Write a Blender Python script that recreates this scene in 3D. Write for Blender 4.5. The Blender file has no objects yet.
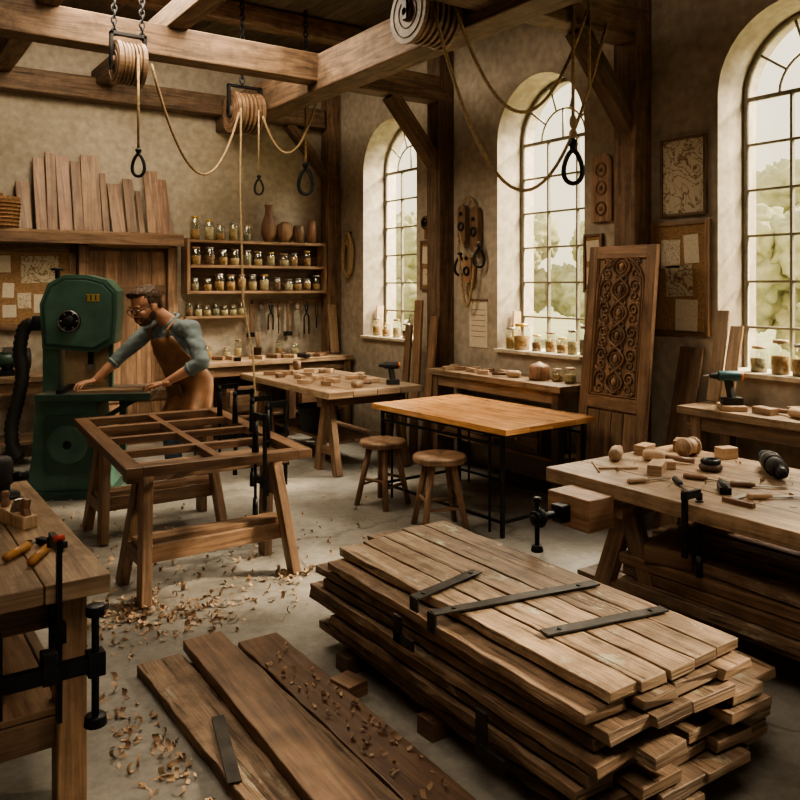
import bpy, bmesh, math, random
from mathutils import Vector, Matrix, Euler, noise
random.seed(7)
rnd=random.random
def ru(a,b): return a+(b-a)*random.random()
CO,SI=.8241,.5664
def S(x,y): return (CO*x+SI*y,-SI*x+CO*y)
def S3(x,y,z):
    a=S(x,y); return Vector((a[0],a[1],z))
def V(*a): return Vector(a)
scene=bpy.context.scene
try: scene.view_settings.look='AgX - Medium High Contrast'
except Exception: pass
# ------------------------------------------------------------------ materials
def newmat(name):
    m=bpy.data.materials.new(name); m.use_nodes=True
    nt=m.node_tree; nt.nodes.clear()
    o=nt.nodes.new('ShaderNodeOutputMaterial'); b=nt.nodes.new('ShaderNodeBsdfPrincipled')
    nt.links.new(b.outputs[0],o.inputs[0]); return m,nt,b
def N(nt,t,**k):
    n=nt.nodes.new(t)
    for a,v in k.items(): setattr(n,a,v)
    return n
def ramp(nt,stops):
    r=nt.nodes.new('ShaderNodeValToRGB'); e=r.color_ramp.elements
    while len(e)<len(stops): e.new(.5)
    for i,(p,c) in enumerate(stops):
        e[i].position=p; e[i].color=(c[0],c[1],c[2],1)
    return r
def wood(name,dark,light,rough=.55,gu=1.1,gv=13,bump=.3,paint=None,crack=0,pth=.63,sat=.86):
    m,nt,b=newmat(name); L=nt.links.new
    uv=N(nt,'ShaderNodeUVMap'); uv.uv_map='UVMap'
    mp=N(nt,'ShaderNodeMapping'); mp.inputs['Scale'].default_value=(gu,gv,1); L(uv.outputs[0],mp.inputs[0])
    n1=N(nt,'ShaderNodeTexNoise'); n1.inputs['Scale'].default_value=1.6; n1.inputs['Detail'].default_value=6; n1.inputs['Distortion'].default_value=1.2
    L(mp.outputs[0],n1.inputs[0])
    mid=tuple((dark[i]*.5+light[i]*.5) for i in range(3))
    r=ramp(nt,[(.28,dark),(.5,mid),(.72,light)]); L(n1.outputs[0],r.inputs[0])
    mp2=N(nt,'ShaderNodeMapping'); mp2.inputs['Scale'].default_value=(gu*3,gv*9,1); L(uv.outputs[0],mp2.inputs[0])
    n2=N(nt,'ShaderNodeTexNoise'); n2.inputs['Scale'].default_value=1.5; n2.inputs['Detail'].default_value=3; L(mp2.outputs[0],n2.inputs[0])
    at=N(nt,'ShaderNodeAttribute'); at.attribute_name='tint'
    ma=N(nt,'ShaderNodeMath',operation='MULTIPLY_ADD'); L(at.outputs['Fac'],ma.inputs[0]); ma.inputs[1].default_value=.6; ma.inputs[2].default_value=.6
    mb=N(nt,'ShaderNodeMath',operation='MULTIPLY_ADD'); L(n2.outputs[0],mb.inputs[0]); mb.inputs[1].default_value=.9; mb.inputs[2].default_value=.55
    mc=N(nt,'ShaderNodeMath',operation='MULTIPLY'); L(ma.outputs[0],mc.inputs[0]); L(mb.outputs[0],mc.inputs[1])
    h=N(nt,'ShaderNodeHueSaturation'); h.inputs['Saturation'].default_value=sat; L(r.outputs[0],h.inputs['Color']); L(mc.outputs[0],h.inputs['Value'])
    col=h.outputs[0]; hgt=n2.outputs[0]
    if paint:
        n3=N(nt,'ShaderNodeTexNoise'); n3.inputs['Scale'].default_value=3.2; n3.inputs['Detail'].default_value=9; n3.inputs['Roughness'].default_value=.74
        mp3=N(nt,'ShaderNodeMapping'); mp3.inputs['Scale'].default_value=(1,2.5,1); L(uv.outputs[0],mp3.inputs[0]); L(mp3.outputs[0],n3.inputs[0])
        r3=ramp(nt,[(pth,(0,0,0)),(pth+.04,(1,1,1))]); L(n3.outputs[0],r3.inputs[0])
        mx=N(nt,'ShaderNodeMix',data_type='RGBA'); L(r3.outputs[0],mx.inputs[0]); L(col,mx.inputs[6]); mx.inputs[7].default_value=(*paint,1)
        col=mx.outputs[2]
    n5=N(nt,'ShaderNodeTexNoise'); n5.inputs['Scale'].default_value=7; n5.inputs['Detail'].default_value=8; n5.inputs['Roughness'].default_value=.7; L(uv.outputs[0],n5.inputs[0])
    r5=ramp(nt,[(.33,(.38,.34,.30)),(.54,(1,1,1))]); L(n5.outputs[0],r5.inputs[0])
    mx=N(nt,'ShaderNodeMix',data_type='RGBA',blend_type='MULTIPLY'); mx.inputs[0].default_value=.75 if crack else .45; L(col,mx.inputs[6]); L(r5.outputs[0],mx.inputs[7]); col=mx.outputs[2]
    if crack:
        mp4=N(nt,'ShaderNodeMapping'); mp4.inputs['Scale'].default_value=(1.3,26,1); L(uv.outputs[0],mp4.inputs[0])
        n4=N(nt,'ShaderNodeTexNoise'); n4.inputs['Scale'].default_value=1.4; n4.inputs['Detail'].default_value=7; n4.inputs['Roughness'].default_value=.65; n4.inputs['Distortion'].default_value=.5; L(mp4.outputs[0],n4.inputs[0])
        r4=ramp(nt,[(.34,(.10,.075,.06)),(.43,(1,1,1))]); L(n4.outputs[0],r4.inputs[0])
        mx=N(nt,'ShaderNodeMix',data_type='RGBA',blend_type='MULTIPLY'); mx.inputs[0].default_value=crack; L(col,mx.inputs[6]); L(r4.outputs[0],mx.inputs[7]); col=mx.outputs[2]
        mh=N(nt,'ShaderNodeMath',operation='MULTIPLY'); L(n2.outputs[0],mh.inputs[0]); L(r4.outputs[0],mh.inputs[1]); hgt=mh.outputs[0]
    L(col,b.inputs['Base Color'])
    b.inputs['Roughness'].default_value=rough
    bp=N(nt,'ShaderNodeBump'); bp.inputs['Strength'].default_value=bump; bp.inputs['Distance'].default_value=.004
    L(hgt,bp.inputs['Height']); L(bp.outputs[0],b.inputs['Normal'])
    return m
def flat(name,c,rough=.6,metal=0,var=.25,scale=25,bump=0,**k):
    m,nt,b=newmat(name); L=nt.links.new
    tc=N(nt,'ShaderNodeTexCoord'); n=N(nt,'ShaderNodeTexNoise'); n.inputs['Scale'].default_value=scale; n.inputs['Detail'].default_value=5
    L(tc.outputs['Object'],n.inputs[0])
    lo=tuple(x*(1-var) for x in c); hi=tuple(min(1,x*(1+var)) for x in c)
    r=ramp(nt,[(.3,lo),(.7,hi)]); L(n.outputs[0],r.inputs[0]); L(r.outputs[0],b.inputs['Base Color'])
    b.inputs['Roughness'].default_value=rough; b.inputs['Metallic'].default_value=metal
    if bump:
        bp=N(nt,'ShaderNodeBump'); bp.inputs['Strength'].default_value=bump; bp.inputs['Distance'].default_value=.005
        L(n.outputs[0],bp.inputs['Height']); L(bp.outputs[0],b.inputs['Normal'])
    return m
def plaster(name,c1,c2,c3,bump=.35):
    m,nt,b=newmat(name); L=nt.links.new
    tc=N(nt,'ShaderNodeTexCoord')
    n=N(nt,'ShaderNodeTexNoise'); n.inputs['Scale'].default_value=.9; n.inputs['Detail'].default_value=10; n.inputs['Roughness'].default_value=.68; L(tc.outputs['Object'],n.inputs[0])
    r=ramp(nt,[(.3,c1),(.5,c2),(.7,c3)]); L(n.outputs[0],r.inputs[0])
    n2=N(nt,'ShaderNodeTexNoise'); n2.inputs['Scale'].default_value=14; n2.inputs['Detail'].default_value=6; L(tc.outputs['Object'],n2.inputs[0])
    mx=N(nt,'ShaderNodeMix',data_type='RGBA',blend_type='OVERLAY'); mx.inputs[0].default_value=.45; L(r.outputs[0],mx.inputs[6]); L(n2.outputs[0],mx.inputs[7])
    L(mx.outputs[2],b.inputs['Base Color']); b.inputs['Roughness'].default_value=.9
    bp=N(nt,'ShaderNodeBump'); bp.inputs['Strength'].default_value=bump; bp.inputs['Distance'].default_value=.01
    L(n2.outputs[0],bp.inputs['Height']); L(bp.outputs[0],b.inputs['Normal'])
    return m
def concrete():
    m,nt,b=newmat('concrete_floor'); L=nt.links.new
    tc=N(nt,'ShaderNodeTexCoord')
    n=N(nt,'ShaderNodeTexNoise'); n.inputs['Scale'].default_value=.8; n.inputs['Detail'].default_value=10; n.inputs['Roughness'].default_value=.68; L(tc.outputs['Object'],n.inputs[0])
    r=ramp(nt,[(.32,(.15,.138,.12)),(.5,(.25,.233,.205)),(.68,(.35,.33,.29))]); L(n.outputs[0],r.inputs[0])
    v=N(nt,'ShaderNodeTexVoronoi',feature='DISTANCE_TO_EDGE'); v.inputs['Scale'].default_value=.45
    nw=N(nt,'ShaderNodeTexNoise'); nw.inputs['Scale'].default_value=2.5; nw.inputs['Detail'].default_value=6; L(tc.outputs['Object'],nw.inputs[0])
    mx0=N(nt,'ShaderNodeMix',data_type='RGBA'); mx0.inputs[0].default_value=.28; L(tc.outputs['Object'],mx0.inputs[6]); L(nw.outputs['Color'],mx0.inputs[7]); L(mx0.outputs[2],v.inputs['Vector'])
    rc=ramp(nt,[(0,(.45,.45,.45)),(.006,(1,1,1))]); L(v.outputs['Distance'],rc.inputs[0])
    mx=N(nt,'ShaderNodeMix',data_type='RGBA',blend_type='MULTIPLY'); mx.inputs[0].default_value=.8; L(r.outputs[0],mx.inputs[6]); L(rc.outputs[0],mx.inputs[7])
    n2=N(nt,'ShaderNodeTexNoise'); n2.inputs['Scale'].default_value=22; n2.inputs['Detail'].default_value=7; n2.inputs['Roughness'].default_value=.7; L(tc.outputs['Object'],n2.inputs[0])
    mx2=N(nt,'ShaderNodeMix',data_type='RGBA',blend_type='OVERLAY'); mx2.inputs[0].default_value=.5; L(mx.outputs[2],mx2.inputs[6]); L(n2.outputs[0],mx2.inputs[7])
    n3=N(nt,'ShaderNodeTexNoise'); n3.inputs['Scale'].default_value=3.5; n3.inputs['Detail'].default_value=9; n3.inputs['Roughness'].default_value=.7; L(tc.outputs['Object'],n3.inputs[0])
    r3=ramp(nt,[(.36,(.5,.47,.43)),(.5,(1,1,1))]); L(n3.outputs[0],r3.inputs[0])
    mx3=N(nt,'ShaderNodeMix',data_type='RGBA',blend_type='MULTIPLY'); mx3.inputs[0].default_value=.55; L(mx2.outputs[2],mx3.inputs[6]); L(r3.outputs[0],mx3.inputs[7])
    L(mx3.outputs[2],b.inputs['Base Color'])
    rr=ramp(nt,[(.3,(.38,.38,.38)),(.7,(.72,.72,.72))]); L(n.outputs[0],rr.inputs[0]); L(rr.outputs[0],b.inputs['Roughness'])
    bp=N(nt,'ShaderNodeBump'); bp.inputs['Strength'].default_value=.15; bp.inputs['Distance'].default_value=.004; L(n2.outputs[0],bp.inputs['Height']); L(bp.outputs[0],b.inputs['Normal'])
    return m
def glassmat(name,fac=.12,tint=(1,1,1)):
    m=bpy.data.materials.new(name); m.use_nodes=True; nt=m.node_tree; nt.nodes.clear(); L=nt.links.new
    o=N(nt,'ShaderNodeOutputMaterial'); t=N(nt,'ShaderNodeBsdfTransparent'); t.inputs[0].default_value=(*tint,1)
    g=N(nt,'ShaderNodeBsdfGlossy'); g.inputs['Roughness'].default_value=.08; g.inputs[0].default_value=(.9,.9,.85,1)
    mx=N(nt,'ShaderNodeMixShader'); mx.inputs[0].default_value=fac; L(t.outputs[0],mx.inputs[1]); L(g.outputs[0],mx.inputs[2]); L(mx.outputs[0],o.inputs[0]); return m
def papermat(name,c,ink,scale=18):
    m,nt,b=newmat(name); L=nt.links.new
    tc=N(nt,'ShaderNodeTexCoord'); n=N(nt,'ShaderNodeTexNoise'); n.inputs['Scale'].default_value=scale; n.inputs['Detail'].default_value=3; n.inputs['Distortion'].default_value=2.5
    L(tc.outputs['Object'],n.inputs[0]); r=ramp(nt,[(.46,c),(.49,ink),(.51,ink),(.54,c)]); L(n.outputs[0],r.inputs[0]); L(r.outputs[0],b.inputs['Base Color']); b.inputs['Roughness'].default_value=.8
    return m
W_BEAM=wood('timber_beam',(.085,.046,.023),(.28,.16,.08),.7,crack=.6)
W_BENCH=wood('bench_wood',(.115,.058,.027),(.38,.215,.105),.5)
W_TOP=wood('benchtop_wood',(.20,.115,.058),(.50,.335,.19),.42,paint=(.15,.08,.038),crack=.35)
W_SAW=wood('sawhorse_wood',(.13,.064,.030),(.38,.21,.102),.5)
W_FRAME=wood('frame_wood',(.13,.060,.030),(.33,.17,.08),.42)
W_ORG=wood('slab_wood',(.33,.14,.042),(.70,.37,.15),.2,bump=.1,sat=.95)
W_OLD=wood('old_plank_wood',(.12,.066,.034),(.42,.26,.145),.6,gv=9,bump=1,paint=(.38,.32,.23),crack=.85,pth=.58)
W_OLDP=wood('painted_old_plank',(.19,.112,.058),(.50,.335,.195),.55,gv=9,bump=1,paint=(.52,.51,.39),crack=.85,pth=.57)
W_DARK=wood('dark_wood',(.07,.035,.018),(.23,.12,.06),.5)
W_RED=wood('red_brown_wood',(.14,.062,.030),(.35,.175,.083),.45)
W_LIGHT=wood('light_wood',(.32,.18,.085),(.58,.39,.22),.5)
W_PALE=wood('shaving_wood',(.34,.19,.095),(.58,.38,.21),.6)
IRON=flat('black_iron',(.024,.026,.029),.42,.7,.3)
STEEL=flat('steel',(.35,.34,.32),.32,.9,.15)
IRON2=flat('strap_iron',(.050,.045,.041),.5,.6,.55,10,.4)
GREEN=flat('green_machine_paint',(.062,.135,.105),.38,.1,.25,6)
GREEND=flat('dark_green_paint',(.035,.078,.06),.4,.1,.2,6)
BEIGE=flat('beige_panel',(.55,.42,.26),.6,0,.1)
GOLD=flat('brass',(.6,.42,.13),.35,.8,.1)
RUB=flat('black_rubber',(.02,.02,.02),.6,0,.2)
ROPE=flat('rope_fibre',(.32,.23,.13),.9,0,.35,60,.6)
PLA=plaster('plaster_wall',(.25,.21,.16),(.37,.318,.25),(.46,.40,.32))
CEIL=wood('ceiling_boards',(.08,.056,.038),(.18,.13,.088),.8)
CONC=concrete()
STONE=plaster('sill_stone',(.4,.34,.26),(.5,.43,.33),(.56,.49,.38))
WFR=flat('window_iron',(.20,.18,.14),.5,.2,.2)
PANE=glassmat('window_glass',.05)
JGL=glassmat('jar_glass',.14,(.92,.95,.9))
PAPER=papermat('sketch_paper',(.62,.54,.41),(.3,.22,.13))
PAPER2=papermat('plain_paper',(.66,.59,.46),(.5,.42,.3),30)
PARCH=papermat('parchment',(.52,.45,.33),(.2,.13,.07),7)
CORK=flat('cork_board',(.30,.18,.09),.9,0,.3,60)
WICK=flat('wicker',(.22,.12,.055),.8,0,.4,50,.8)
ORANGE=flat('orange_plastic',(.65,.16,.03),.4)
TEAL=flat('teal_plastic',(.03,.09,.10),.4)
REDP=flat('red_plastic',(.45,.05,.03),.4)
YEL=flat('amber_handle',(.46,.23,.07),.35)
CONT=[flat('jar_fill_%d'%i,c,.8,0,.4,60,.5) for i,c in enumerate([(.30,.17,.07),(.42,.30,.16),(.16,.08,.04),(.36,.20,.09),(.22,.2,.14),(.5,.4,.25)])]
# ------------------------------------------------------------------ mesh builder
class MB:
    def __init__(s,name): s.name=name; s.v=[];s.f=[];s.mi=[];s.uv=[];s.t=[];s.sm=[];s.mats=[]
    def m(s,mat):
        if mat not in s.mats: s.mats.append(mat)
        return s.mats.index(mat)
    def add(s,vs,fs,mat,uvs=None,smooth=False,tint=None):
        o=len(s.v); s.v+= [Vector(x) for x in vs]; k=s.m(mat); t=rnd() if tint is None else tint
        for i,f in enumerate(fs):
            s.f.append([o+j for j in f]); s.mi.append(k); s.sm.append(smooth); s.t.append(t)
            if uvs: s.uv.append(uvs[i])
            else: s.uv.append([((vs[j][0]+vs[j][1]),(vs[j][2])) for j in f])
    def box(s,c,sz,mat,r=None,tint=None,seg=1,jit=0):
        if r is None: R=Matrix.Identity(3)
        elif isinstance(r,Matrix): R=r.to_3x3()
        else: R=Euler(r).to_matrix()
        c=Vector(c); hx,hy,hz=sz[0]/2,sz[1]/2,sz[2]/2
        L=[0,1,2]; L.sort(key=lambda i:-sz[i]); la=L[0]
        ou,ov=ru(0,40),ru(0,40)
        a1,a2=[i for i in range(3) if i!=la]
        h=[hx,hy,hz]; vs=[];rings=[]
        for k in range(seg+1):
            u=-h[la]+2*h[la]*k/seg; ring=[]
            for (p,q) in ((-1,-1),(1,-1),(1,1),(-1,1)):
                l=[0,0,0]; l[la]=u; l[a1]=p*h[a1]+ru(-jit,jit); l[a2]=q*h[a2]+ru(-jit,jit)*.5
                if k in(0,seg): l[la]+=ru(-jit,jit)*1.5
                ring.append(len(vs)); vs.append(l)
            rings.append(ring)
        fs=[];uvs=[]
        def vof(l,side): return (l[a1] if side%2==0 else l[a2]+.37)
        for k in range(seg):
            for i in range(4):
                j=(i+1)%4; f=[rings[k][i],rings[k][j],rings[k+1][j],rings[k+1][i]]
                fs.append(f); uvs.append([(vs[q][la]+ou,vof(vs[q],i)+ov) for q in f])
        for ring,rev in ((rings[0],True),(rings[-1],False)):
            f=ring[::-1] if rev else ring[:]
            fs.append(f); uvs.append([(vs[q][a1]*.3+ou,vs[q][a2]+ov) for q in f])
        vs=[R@Vector(l)+c for l in vs]
        s.add(vs,fs,mat,uvs,False,tint)
    def beam(s,p0,p1,w,h,mat,up=(0,0,1),tint=None,seg=1,jit=0):
        p0=Vector(p0);p1=Vector(p1); d=p1-p0; y=d.normalized(); up=Vector(up)
        x=y.cross(up)
        if x.length<1e-4: x=y.cross(Vector((0,1,0)))
        x.normalize(); z=x.cross(y)
        R=Matrix((x,y,z)).transposed()
        s.box((p0+p1)/2,(w,d.length,h),mat,R,tint,seg=seg,jit=jit)
    def lathe(s,prof,mat,base=(0,0,0),R=None,seg=20,smooth=True,tint=None,caps=True):
        R=R.to_3x3() if R is not None else Matrix.Identity(3); base=Vector(base)
        vs=[];fs=[];uvs=[];ou=ru(0,30)
        for r,z in prof:
            for i in range(seg):
                a=2*math.pi*i/seg; vs.append(R@Vector((r*math.cos(a),r*math.sin(a),z))+base)
        n=len(prof)
        for k in range(n-1):
            for i in range(seg):
                j=(i+1)%seg; fs.append([k*seg+i,k*seg+j,(k+1)*seg+j,(k+1)*seg+i])
                z0,z1=prof[k][1]+ou,prof[k+1][1]+ou; c0,c1=i/seg*.5,(i+1)/seg*.5
                uvs.append([(z0,c0),(z0,c1),(z1,c1),(z1,c0)])
        if caps:
            for k,rev in((0,True),(n-1,False)):
                if prof[k][0]>1e-4:
                    f=[k*seg+i for i in range(seg)]; f=f[::-1] if rev else f; fs.append(f)
                    r=prof[k][0]; uvs.append([(ou+r*math.cos(2*math.pi*i/seg),r*math.sin(2*math.pi*i/seg)+ou) for i in range(seg)])
        s.add(vs,fs,mat,uvs,smooth,tint)
    def cyl(s,p0,p1,r0,mat,r1=None,seg=14,smooth=True,tint=None):
        p0=Vector(p0);p1=Vector(p1);d=p1-p0; r1=r0 if r1 is None else r1
        R=d.to_track_quat('Z','Y').to_matrix(); s.lathe([(r0,0),(r1,d.length)],mat,p0,R,seg,smooth,tint)
    def tube(s,pts,r,mat,seg=7,closed=False,smooth=True,caps=True):
        pts=[Vector(p) for p in pts]; n=len(pts); vs=[];fs=[];uvs=[]
        rr=r if isinstance(r,(list,tuple)) else [r]*n
        t0=(pts[1]-pts[0]).normalized(); nrm=t0.orthogonal().normalized(); u=0;us=[]
        for i in range(n):
            a=pts[(i-1)%n] if closed or i>0 else pts[0]; b=pts[(i+1)%n] if closed or i<n-1 else pts[-1]
            t=(b-a).normalized(); nrm=(nrm-t*nrm.dot(t)).normalized(); bn=t.cross(nrm)
            if i>0: u+=(pts[i]-pts[i-1]).length
            us.append(u)
            for k in range(seg):
                an=2*math.pi*k/seg; vs.append(pts[i]+(nrm*math.cos(an)+bn*math.sin(an))*rr[i])
        m=n if closed else n-1
        for i in range(m):
            i2=(i+1)%n
            for k in range(seg):
                k2=(k+1)%seg; fs.append([i*seg+k,i*seg+k2,i2*seg+k2,i2*seg+k])
                uvs.append([(us[i],k/seg*.1),(us[i],(k+1)/seg*.1),(us[i2],(k+1)/seg*.1),(us[i2],k/seg*.1)])
        if not closed and caps:
            for i,rev in((0,True),(n-1,False)):
                f=[i*seg+k for k in range(seg)]; fs.append(f[::-1] if rev else f); uvs.append([(0,0)]*seg)
        s.add(vs,fs,mat,uvs,smooth)
    def ring(s,c,R,rad,r,mat,n=20,seg=6,sx=1,sy=1):
        R=R.to_3x3() if R is not None else Matrix.Identity(3)
        s.tube([Vector(c)+R@Vector((rad*sx*math.cos(2*math.pi*i/n),rad*sy*math.sin(2*math.pi*i/n),0)) for i in range(n)],r,mat,seg,True)
    def ell(s,c,rad,mat,R=None,seg=16,rings=10,tint=None):
        R=R.to_3x3() if R is not None else Matrix.Identity(3); vs=[];fs=[];c=Vector(c)
        for k in range(rings+1):
            ph=math.pi*k/rings
            for i in range(seg):
                a=2*math.pi*i/seg
                vs.append(R@Vector((rad[0]*math.sin(ph)*math.cos(a),rad[1]*math.sin(ph)*math.sin(a),-rad[2]*math.cos(ph)))+c)
        for k in range(rings):
            for i in range(seg):
                j=(i+1)%seg; fs.append([k*seg+i,k*seg+j,(k+1)*seg+j,(k+1)*seg+i])
        s.add(vs,fs,mat,None,True,tint)
    def prism(s,poly,h,mat,M,smooth=False,tint=None):
        n=len(poly); vs=[M@Vector((x,y,-h/2)) for x,y in poly]+[M@Vector((x,y,h/2)) for x,y in poly]
        ou=ru(0,30)
        fs=[list(range(n))[::-1],list(range(n,2*n))]; uvs=[[(poly[i][1]+ou,poly[i][0]) for i in fs[0]],[(poly[i-n][1]+ou,poly[i-n][0]) for i in fs[1]]]
        for i in range(n):
            j=(i+1)%n; fs.append([i,j,n+j,n+i]); uvs.append([(poly[i][1]+ou,0),(poly[j][1]+ou,0),(poly[j][1]+ou,h),(poly[i][1]+ou,h)])
        s.add(vs,fs,mat,uvs,smooth,tint)
    def build(s,bevel=0,parent=None):
        me=bpy.data.meshes.new(s.name)
        xs=[v.x for v in s.v];ys=[v.y for v in s.v];zs=[v.z for v in s.v]
        o=Vector(((min(xs)+max(xs))/2,(min(ys)+max(ys))/2,min(zs)))
        me.from_pydata([v-o for v in s.v],[],s.f)
        for mt in s.mats: me.materials.append(mt)
        me.polygons.foreach_set('material_index',s.mi); me.polygons.foreach_set('use_smooth',s.sm)
        ul=me.uv_layers.new(name='UVMap'); fl=[]
        for u in s.uv:
            for a in u: fl+= [a[0],a[1]]
        ul.data.foreach_set('uv',fl)
        at=me.attributes.new('tint','FLOAT','FACE'); at.data.foreach_set('value',s.t)
        bm=bmesh.new(); bm.from_mesh(me); bmesh.ops.recalc_face_normals(bm,faces=bm.faces); bm.to_mesh(me); bm.free()
        ob=bpy.data.objects.new(s.name,me); ob.location=o; scene.collection.objects.link(ob)
        if bevel:
            b=ob.modifiers.new('bevel','BEVEL'); b.width=bevel; b.segments=2; b.limit_method='ANGLE'; b.angle_limit=math.radians(50)
        if parent: ob.parent=parent
        return ob
def rrect(w,h,r,n=5):
    p=[]
    for cx,cy,a0 in((w/2-r,h/2-r,0),(-w/2+r,h/2-r,90),(-w/2+r,-h/2+r,180),(w/2-r,-h/2+r,270)):
        for k in range(n+1):
            a=math.radians(a0+90*k/n); p.append((cx+r*math.cos(a),cy+r*math.sin(a)))
    return p
RX90=Matrix.Rotation(math.radians(90),4,'X')
def MT(x,y,z,rz=0,rx=0,ry=0): return Matrix.Translation((x,y,z))@Matrix.Rotation(rz,4,'Z')@Matrix.Rotation(ry,4,'Y')@Matrix.Rotation(rx,4,'X')
AX=Matrix.Rotation(math.radians(90),3,'Y')
AY=Matrix.Rotation(math.radians(-90),3,'X')
# ------------------------------------------------------------------ room shell
XR,YB,XL,YN,ZC=4.82,8.43,-1.5,-2.6,4.4
WIN=[4.94,7.23,2.71,.42,-1.75]; WR=.52; ZS=1.05; ZSP=2.93
def arch(y0,r,zs,zp,n=20,off=0):
    p=[(y0-r,zs),(y0+r,zs)]
    for k in range(n+1):
        a=math.pi*k/n; p.append((y0+r*math.cos(a),zp+r*math.sin(a)))
    return p
wr=MB('wall_right'); wr.box((XR+.225,(YB+.3+YN-.3)/2,ZC/2),(.45,YB-YN+.6,ZC),PLA); wro=wr.build()
cut=MB('cut')
M_YZ=Matrix(((0,0,1,0),(1,0,0,0),(0,1,0,0),(0,0,0,1)))
for w in WIN: cut.prism(arch(w,WR,ZS,ZSP),1.2,PLA,Matrix.Translation((XR+.2,0,0))@M_YZ)
co=cut.build()
md=wro.modifiers.new('b','BOOLEAN'); md.operation='DIFFERENCE'; md.object=co; md.solver='EXACT'
dg=bpy.context.evaluated_depsgraph_get(); me=bpy.data.meshes.new_from_object(wro.evaluated_get(dg)); wro.modifiers.clear(); wro.data=me
me.materials.clear(); me.materials.append(PLA)
for p in me.polygons: p.material_index=0
bpy.data.objects.remove(co)
def wallbox(name,c,s,mat):
    b=MB(name); b.box(c,s,mat); return b.build()
wallbox('wall_back',((XL+XR)/2,YB+.15,ZC/2),(XR-XL,.3,ZC),PLA)
wallbox('wall_left',(XL-.15,(YB+YN)/2,ZC/2),(.3,YB-YN+.6,ZC),PLA)
wallbox('wall_front',((XL+XR)/2,YN-.15,ZC/2),(XR-XL,.3,ZC),PLA)
wallbox('floor',((XL+XR)/2,(YB+YN)/2,-.1),(XR-XL+.9,YB-YN+.6,.2),CONC)
c=MB('ceiling')
x=XL
while x<XR: c.box((x+.11,(YB+YN)/2,ZC+.03),(.215,YB-YN,.06),CEIL); x+=.22
c.box(((XL+XR)/2,(YB+YN)/2,ZC+.09),(XR-XL+.9,YB-YN+.6,.06),CEIL)
c.build()
for wi,w in enumerate(WIN):
    b=MB('window_%d'%(wi+1)); X=XR+.30
    r=WR
    b.tube([(X,w-r+.02,ZS+.02),(X,w-r+.02,ZSP)]+[(X,w-(r-.02)*math.cos(math.pi*k/20),ZSP+(r-.02)*math.sin(math.pi*k/20)) for k in range(1,20)]+[(X,w+r-.02,ZSP),(X,w+r-.02,ZS+.02)],.022,WFR,6,True)
    for yy in(-.172,.172): b.box((X,w+yy,(ZS+ZSP)/2),(.03,.018,ZSP-ZS),WFR)
    z=ZS+.31
    while z<ZSP+.02: b.box((X,w,z),(.026,2*r-.04,.016 if abs(z-2.93)>.1 else .028),WFR); z+=.3133
    b.tube([(X,w-.26*math.cos(math.pi*k/14),ZSP+.26*math.sin(math.pi*k/14)) for k in range(15)],.010,WFR,5)
    for a in(36,72,108,144):
        a=math.radians(a); b.tube([(X,w+.26*math.cos(a),ZSP+.26*math.sin(a)),(X,w+.5*math.cos(a),ZSP+.5*math.sin(a))],.010,WFR,5)
    b.tube([(X,w,ZSP),(X,w,ZSP+.26)],.010,WFR,5)
    b.prism(arch(w,WR-.01,ZS+.01,ZSP),.005,PANE,Matrix.Translation((X+.012,0,0))@M_YZ)
    b.build()
    t=MB('window_sill'); t.box((XR+.12,w,ZS+.015),(.34,1.03,.03),STONE); t.build(.004)
for i,y in enumerate([-.77,1.55,3.87,6.19]):
    b=MB('trim_post'); b.box((XR-.09,y,2.0),(.18,.2,4.0),W_BEAM,seg=6,jit=.003)
    b.beam((XR-.12,y,2.78),(XR-.68,y,3.42),.13,.13,W_BEAM,(0,1,0)); b.build(.008)
    b=MB('trim_tie_beam'); b.box(((XL+XR)/2,y,3.53),(XR-XL-.01,.2,.24),W_BEAM,seg=10,jit=.004); b.build(.01)
b=MB('trim_post'); b.box((XR-.1,YB-.1,2.0),(.17,.17,4.0),W_BEAM,seg=6,jit=.003); b.beam((XR-.16,YB-.1,2.95),(XR-.66,YB-.1,3.5),.11,.11,W_BEAM,(0,1,0)); b.build(.008)
b=MB('trim_wall_beam'); b.box(((XL+XR)/2-.1,YB-.1,3.6),(XR-XL-.25,.19,.22),W_BEAM,seg=10,jit=.004); b.build(.01)
for x,s in((1.15,.17),(2.09,.17),(.1,.17)):
    b=MB('trim_purlin'); b.box((x,(YB+YN)/2,3.64+s/2),(s,YB-YN-.02,s),W_BEAM,seg=14,jit=.004); b.build(.01)
b=MB('trim_main_beam'); b.box((3.45,(YB+YN)/2,3.49),(.26,YB-YN-.02,.31),W_BEAM,seg=14,jit=.006); b.build(.012)
for y in(2.7,5.0,7.3):
    b=MB('trim_ceiling_joist'); b.box(((XL+XR)/2,y,4.28),(XR-XL-.02,.14,.2),W_BEAM); b.build(.01)
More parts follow.
